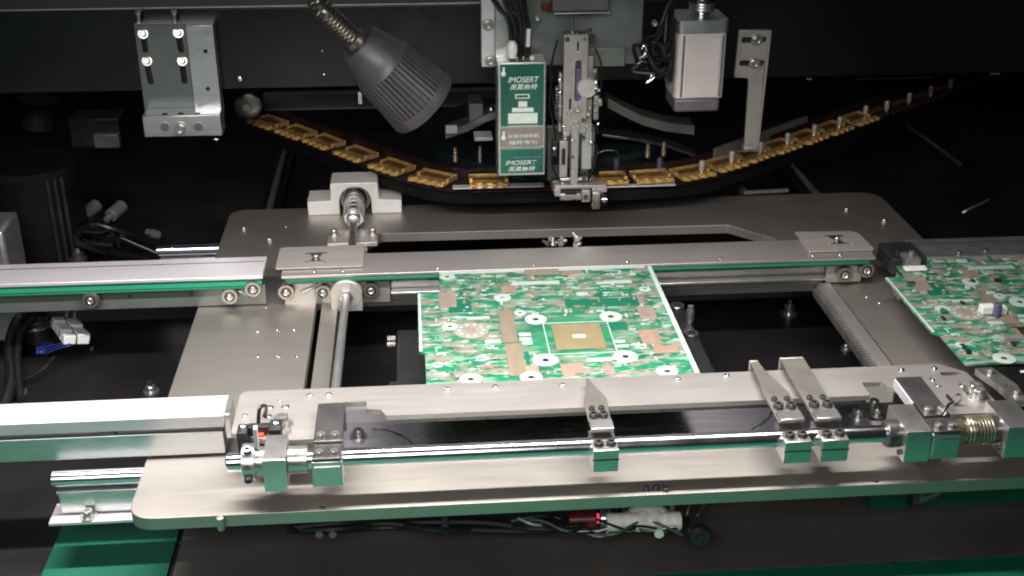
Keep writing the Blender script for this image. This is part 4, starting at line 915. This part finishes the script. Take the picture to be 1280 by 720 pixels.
# terminal block + wires
tbk = thing('terminal_block', 'white terminal block with blue wires lying in the dark pit at left', 'terminal block', atz(88, 418, -.09))
rn = random.Random(2); c0 = atz(88, 415, -.085)
mr = Matrix.Translation(c0) @ Matrix.Rotation(.5, 4, 'Z') @ Matrix.Rotation(.25, 4, 'Y')
for i in range(2):
    for j in range(4):
        bm = B(); box(bm, -.014+i*.0145, -.001+i*.0145, -.026+j*.0135, -.0145+j*.0135, -.004, .006+.002*((i+j) % 2), mtx=mr); obj('terminal', bm, 'white', tbk, .0012)
bm = B(); box(bm, -.0005, .0005, -.024, .022, -.002, .004, mtx=mr); box(bm, -.010, -.005, .030, .036, -.004, .006, mtx=mr); obj('divider', bm, 'blackplastic', tbk)
bw = thing('blue_wires', 'loop of thin blue wires running to the white terminal block', 'wires', atz(60, 437, -.1))
for k in range(3): obj('wire', tube(B(), [atz(88, 428+k*2, -.085), atz(72, 430+k*3, -.09), atz(56, 436+k*3, -.1), atz(46, 442-k*2, -.1), atz(52, 434-k*3, -.1), atz(66, 431-k, -.095)], .0009, 6), 'blue', bw)
obj('dark_wire', tube(B(), [atz(68, 446, -.1), atz(55, 460, -.105), atz(35, 472, -.11), atz(10, 478, -.115)], .0016, 6), 'cable', bw)
pk = thing('leveling_knob', 'dark round knob with steel washers under the left rear conveyor rail', 'knob', atz(45, 402, -.1))
p = atz(45, 405, -.1); obj('knob_body', lathe(B(), p, (0, 0, 1), [(-.02, .014), (0, .016), (.002, .020), (.004, .020), (.006, .017), (.009, .017), (.011, .013), (.03, .013), (.032, .010)], 26), 'darksteel', pk)
obj('washer_ring', lathe(B(), p+Vector((0, 0, .0005)), (0, 0, 1), [(0, .0215), (.0015, .0215)], 28), 'steel', pk)
hs2 = thing('pit_hose', 'thick black hose along the left edge of the dark pit', 'hose', atz(15, 430, -.1))
obj('hose', tube(B(), [atz(50, 372, -.06), atz(25, 395, -.08), atz(12, 430, -.1), atz(14, 480, -.11), atz(0, 520, -.11)], .006, 10), 'cable', hs2)
obj('hose', tube(B(), [atz(70, 375, -.06), atz(38, 400, -.085), atz(22, 440, -.1), atz(26, 500, -.112)], .004, 10), 'cable', hs2)
sps = thing('spring_pins', 'two small dim pins hanging under the left rear rail above the terminal block', 'pins', aty(92, 382, .16))
for u in (85, 95): obj('pin', cyl(B(), aty(u, 380, .16), aty(u-2, 396, .16), .0018, 8), 'steel', sps)
# dark motor on the far left and fittings
dm = thing('dark_motor', 'dim black cylinder motor standing at the far left behind the rail', 'motor', atz(55, 270, -.02))
p = atz(52, 285, -.05); obj('casing', lathe(B(), (p.x, p.y, -.10), (0, 0, 1), [(0, .055), (.13, .055), (.135, .05)], 36), 'black', dm)
for k in range(3): a = -1.0+k*.16; obj('casing_rib', cyl(B(), (p.x+.0565*math.cos(a), p.y+.0565*math.sin(a), -.095), (p.x+.0565*math.cos(a), p.y+.0565*math.sin(a), .028), .0025, 8), 'blackplastic', dm)
obj('flange', lathe(B(), (p.x, p.y, -.115), (0, 0, 1), [(0, .085), (.012, .085), (.0135, .083)], 40), 'black', dm)
for u0, v0, u1, v1, m_, nm in ((103, 270, 121, 256, 'motorg', 'air_fitting'), (138, 270, 153, 257, 'motorg', 'air_fitting')):
    a = atz(u0, v0, -.05); b = atz(u1, v1, -.045)
    t = thing('air_fitting', 'dim angled fitting %s in the dark behind the left rear rail' % ('nearer the black motor' if u0 < 120 else 'farther from the black motor'), 'fitting', a, 'dim air fittings')
    obj('barrel', cyl(B(), a, b, .0085, 14), m_, t, .001); obj('tip', cyl(B(), a+(a-b)*.35, a, .004, 10), m_, t)
dc = thing('dim_cables', 'tangle of dim black cables in the dark behind the left rear rail', 'cables', atz(110, 290, -.08))
rn = random.Random(31)
for k in range(11):
    obj('cable', tube(B(), [atz(20+rn.random()*70, 230+rn.random()*90, -.09+rn.random()*.05) for j in range(2)]+[atz(90+rn.random()*70, 265+rn.random()*50, -.08+rn.random()*.04) for j in range(2)]+[atz(130+rn.random()*90, 300+rn.random()*25, -.1)], rn.choice((.002, .003, .0042)), 7), 'cable', dc)
for k in range(7):
    p = atz(70+rn.random()*130, 285+rn.random()*32, -.09); obj('fitting', lathe(B(), p, (rn.uniform(-1, 1), rn.uniform(-1, 1), .4), [(0, .006), (.01, .006), (.01, .004), (.018, .004)], 12), rn.choice(('motorg', 'darksteel', 'blackplastic')), dc)
p = atz(98, 322, -.06); ft = thing('valve_stub', 'small shiny valve stub just behind the left rear conveyor rail', 'fitting', p)
obj('stub', lathe(B(), p, (0, 0, 1), [(-.02, .010), (0, .010), (.001, .007), (.006, .007), (.007, .0035)], 16), 'darksteel', ft); obj('stub_cap', lathe(B(), p+Vector((0, 0, .0072)), (0, 0, 1), [(0, .0035), (.004, .0028)], 10), 'steel', ft)
wb = thing('pale_cabinet', 'pale upright panel cut by the left picture edge behind the rail', 'panel', aty(5, 300, .25)); bxo('panel', 'alug', wb, aty(0, 300, .25).x-.12, aty(17, 300, .25).x, .22, .28, -.11, aty(8, 276, .25).z, .004)
dg = thing('dim_gear', 'dim grey cylinder below the beam at the far left', 'cylinder', aty(50, 150, .8)); obj('cylinder', cyl(B(), aty(48, 160, .72), aty(48, 132, .72), .022, 24), 'blackplastic', dg, .002); 
obj('cap_ring', cyl(B(), aty(48, 131.5, .72), aty(48, 124, .72), .028, 24), 'black', dg, .002)
dg2 = thing('dim_box', 'dim box shapes below the beam left of the silver bracket', 'box', aty(130, 150, .8)); bxo('box_body', 'blackplastic', dg2, *aabb(90, 148, 148, 185, .72, .05), .002); bxo('box_lid', 'motorg', dg2, *aabb(118, 168, 148, 186, .70, .015), .002)
# slanting rails in the background
for nm, u0, v0, u1, v1, lab in (('a', 361, 176, 333, 268, 'slim steel rod running back on the left under the chain'), ('b', 978, 192, 1024, 248, 'slim steel rod running back on the right under the chain')):
    t = thing('floor_rod', lab, 'rod', atz(u0, v0, -.05), 'slim rods running back below the chain'); a = atz(u0, v0, -.05); b = atz(u1, v1, -.05); x = (a.x+b.x)/2
    obj('rod', cyl(B(), (x, b.y-.02, -.05), (x, a.y+.02, -.05), .0045, 14), 'steel', t); bxo('rod_bed', 'black', t, x-.012, x+.012, b.y-.02, a.y+.02, -.075, -.056)
t = thing('slanted_strut', 'dim strut in the dark at the right edge below the beam', 'strut', atz(1150, 170, 0)); obj('strut', cyl(B(), atz(1128, 152, -.02), atz(1200, 205, -.02), .003, 10), 'darksteel', t); obj('strut_eye', cyl(B(), atz(1122, 152, -.02), atz(1130, 150, -.02), .006, 12), 'darksteel', t)
t = thing('pivot_arm', 'small dark swing arm behind the base plate under the chain', 'arm', atz(920, 230, -.03))
obj('arm', tube(B(), [atz(912, 217, -.02), atz(922, 228, -.03), atz(929, 240, -.035)], .006, 8), 'darksteel', t); obj('arm_rod', cyl(B(), atz(929, 241, -.03), atz(985, 238, -.03), .0028, 10), 'graygreen', t)
t = thing('hanging_streak', 'small pale scratch-like wire in the dark at the right above the rail', 'wire', atz(1220, 258, -.05))
obj('wire', tube(B(), [atz(1203, 266, -.05), atz(1212, 261, -.045), atz(1224, 256, -.045), atz(1237, 249, -.045)], .0018, 6), 'graygreen', t)
# under the front edge
pf = thing('pneumatic_fitting', 'ivory pneumatic tee fitting below the front edge of the base plate', 'fitting', atz(805, 650, -.09))
ZF = -.085
def T(u, v, z=ZF): return atz(u, v, z)
obj('cross_tube', cyl(B(), T(758, 653), T(851, 651), .0078, 18), 'ivory', pf, .001)
obj('upper_tube', tube(B(), [T(787, 643), T(797, 637, -.078), T(812, 636, -.076), T(824, 637, -.078), T(832, 643)], .0042, 10), 'ivory', pf)
for u in (803, 818): obj('branch', cyl(B(), T(u, 641, -.08), T(u+1, 656), .0062, 14), 'ivory', pf)
for u in (783, 795, 830, 842): obj('tube_collar', cyl(B(), T(u, 652.2), T(u+4, 652), .0086, 16), 'ivory', pf)
obj('drain_plug', cyl(B(), T(823, 658), T(824, 668), .004, 10), 'ivory', pf); bxo('side_bracket', 'alug', pf, *aabb(836, 631, 844, 646, -.17, .004))
rs = thing('reed_sensor', 'silver cylinder sensor with a glowing red spot left of the ivory fitting', 'sensor', T(745, 648))
obj('dark_barrel', cyl(B(), T(710, 650), T(745, 649), .0085, 16), 'redg', rs, .001); obj('red_glow', cyl(B(), T(745.3, 648), T(748.5, 648), .0042, 16), 'redp', rs)
obj('silver_barrel', cyl(B(), T(749.3, 648), T(758, 648), .008, 16), 'chrome', rs, .001)
for u in (758.5, 768, 777): obj('silver_ring', cyl(B(), T(u, 645), T(u+5, 645), .0075 if u != 768 else .006, 14), 'chrome' if u != 768 else 'blackplastic', rs, .0006)
obj('wire', tube(B(), [T(708, 661), T(722, 664), T(745, 664), T(762, 660), T(775, 656)], .0009, 6), 'white', rs)
rl = thing('black_roller', 'black roller with steel hub right of the ivory fitting under the plate', 'roller', T(872, 664))
obj('wheel', lathe(B(), T(872, 664), FR, [(0, .008), (.002, .0095), (.008, .0095), (.010, .008), (.010, .005)], 24), 'blackplastic', rl); obj('hub', lathe(B(), T(872, 664)+Vector((0, -.0095, 0)), FR, [(0, .0045), (.002, .0045), (.0025, .002)], 14), 'blackplastic', rl)
obj('cable', tube(B(), [T(862, 630, -.075), T(858, 648), T(864, 662)], .0022, 8), 'cable', rl); obj('fine_wire', tube(B(), [T(884, 627, -.075), T(878, 634), T(872, 644)], .0008, 6), 'alug', rl)
uc = thing('under_cables', 'black cable harness under the front edge of the base plate', 'cables', T(600, 655))
for k in range(5):
    rn = random.Random(k+20); obj('cable', tube(B(), [T(360+i*62, 656+rn.uniform(-5, 8), -.09+rn.uniform(-.01, .01)) for i in range(7)], .0028, 7), 'cable', uc)
for k in range(7):
    rn = random.Random(k+60); obj('thin_wire', tube(B(), [T(640+i*34+rn.uniform(-9, 9), 655+rn.uniform(-12, 16), -.085+rn.uniform(-.01, .01)) for i in range(7)], .0011, 6), rn.choice(('cable', 'graygreen', 'cable', 'capw')), uc)
for u, v in ((398, 660), (415, 660), (556, 655)): obj('cable_tie', cyl(B(), T(u, v-8), T(u+1, v+9), .0032, 10), 'graygreen', uc)
rt = thing('pipe_elbow', 'small steel elbow under the plate at the lower right', 'fitting', T(1150, 625))
obj('elbow', tube(B(), [T(1140, 622), T(1150, 622), T(1160, 618), T(1170, 614)], .0055, 10), 'steel', rt); obj('nut', cyl(B(), T(1138, 623), T(1146, 623), .008, 6), 'darksteel', rt)
t = thing('lower_green_beam', 'dark green beam behind and below the base plate at lower right', 'beam', atz(1180, 620, -.1)); bxo('beam', 'gpaint', t, .26, .9, -.155, -.120, -.119, -.085, .001)
t = thing('drag_cable', 'small dark ring on the deck at the lower right', 'ring', atz(1112, 705, ZD)); obj('ring', tube(B(), [atz(1112, 704, ZD)+Vector((.004*math.cos(i*.7), .004*math.sin(i*.7), .002)) for i in range(10)], .0015, 6, sub=2), 'cable', t)
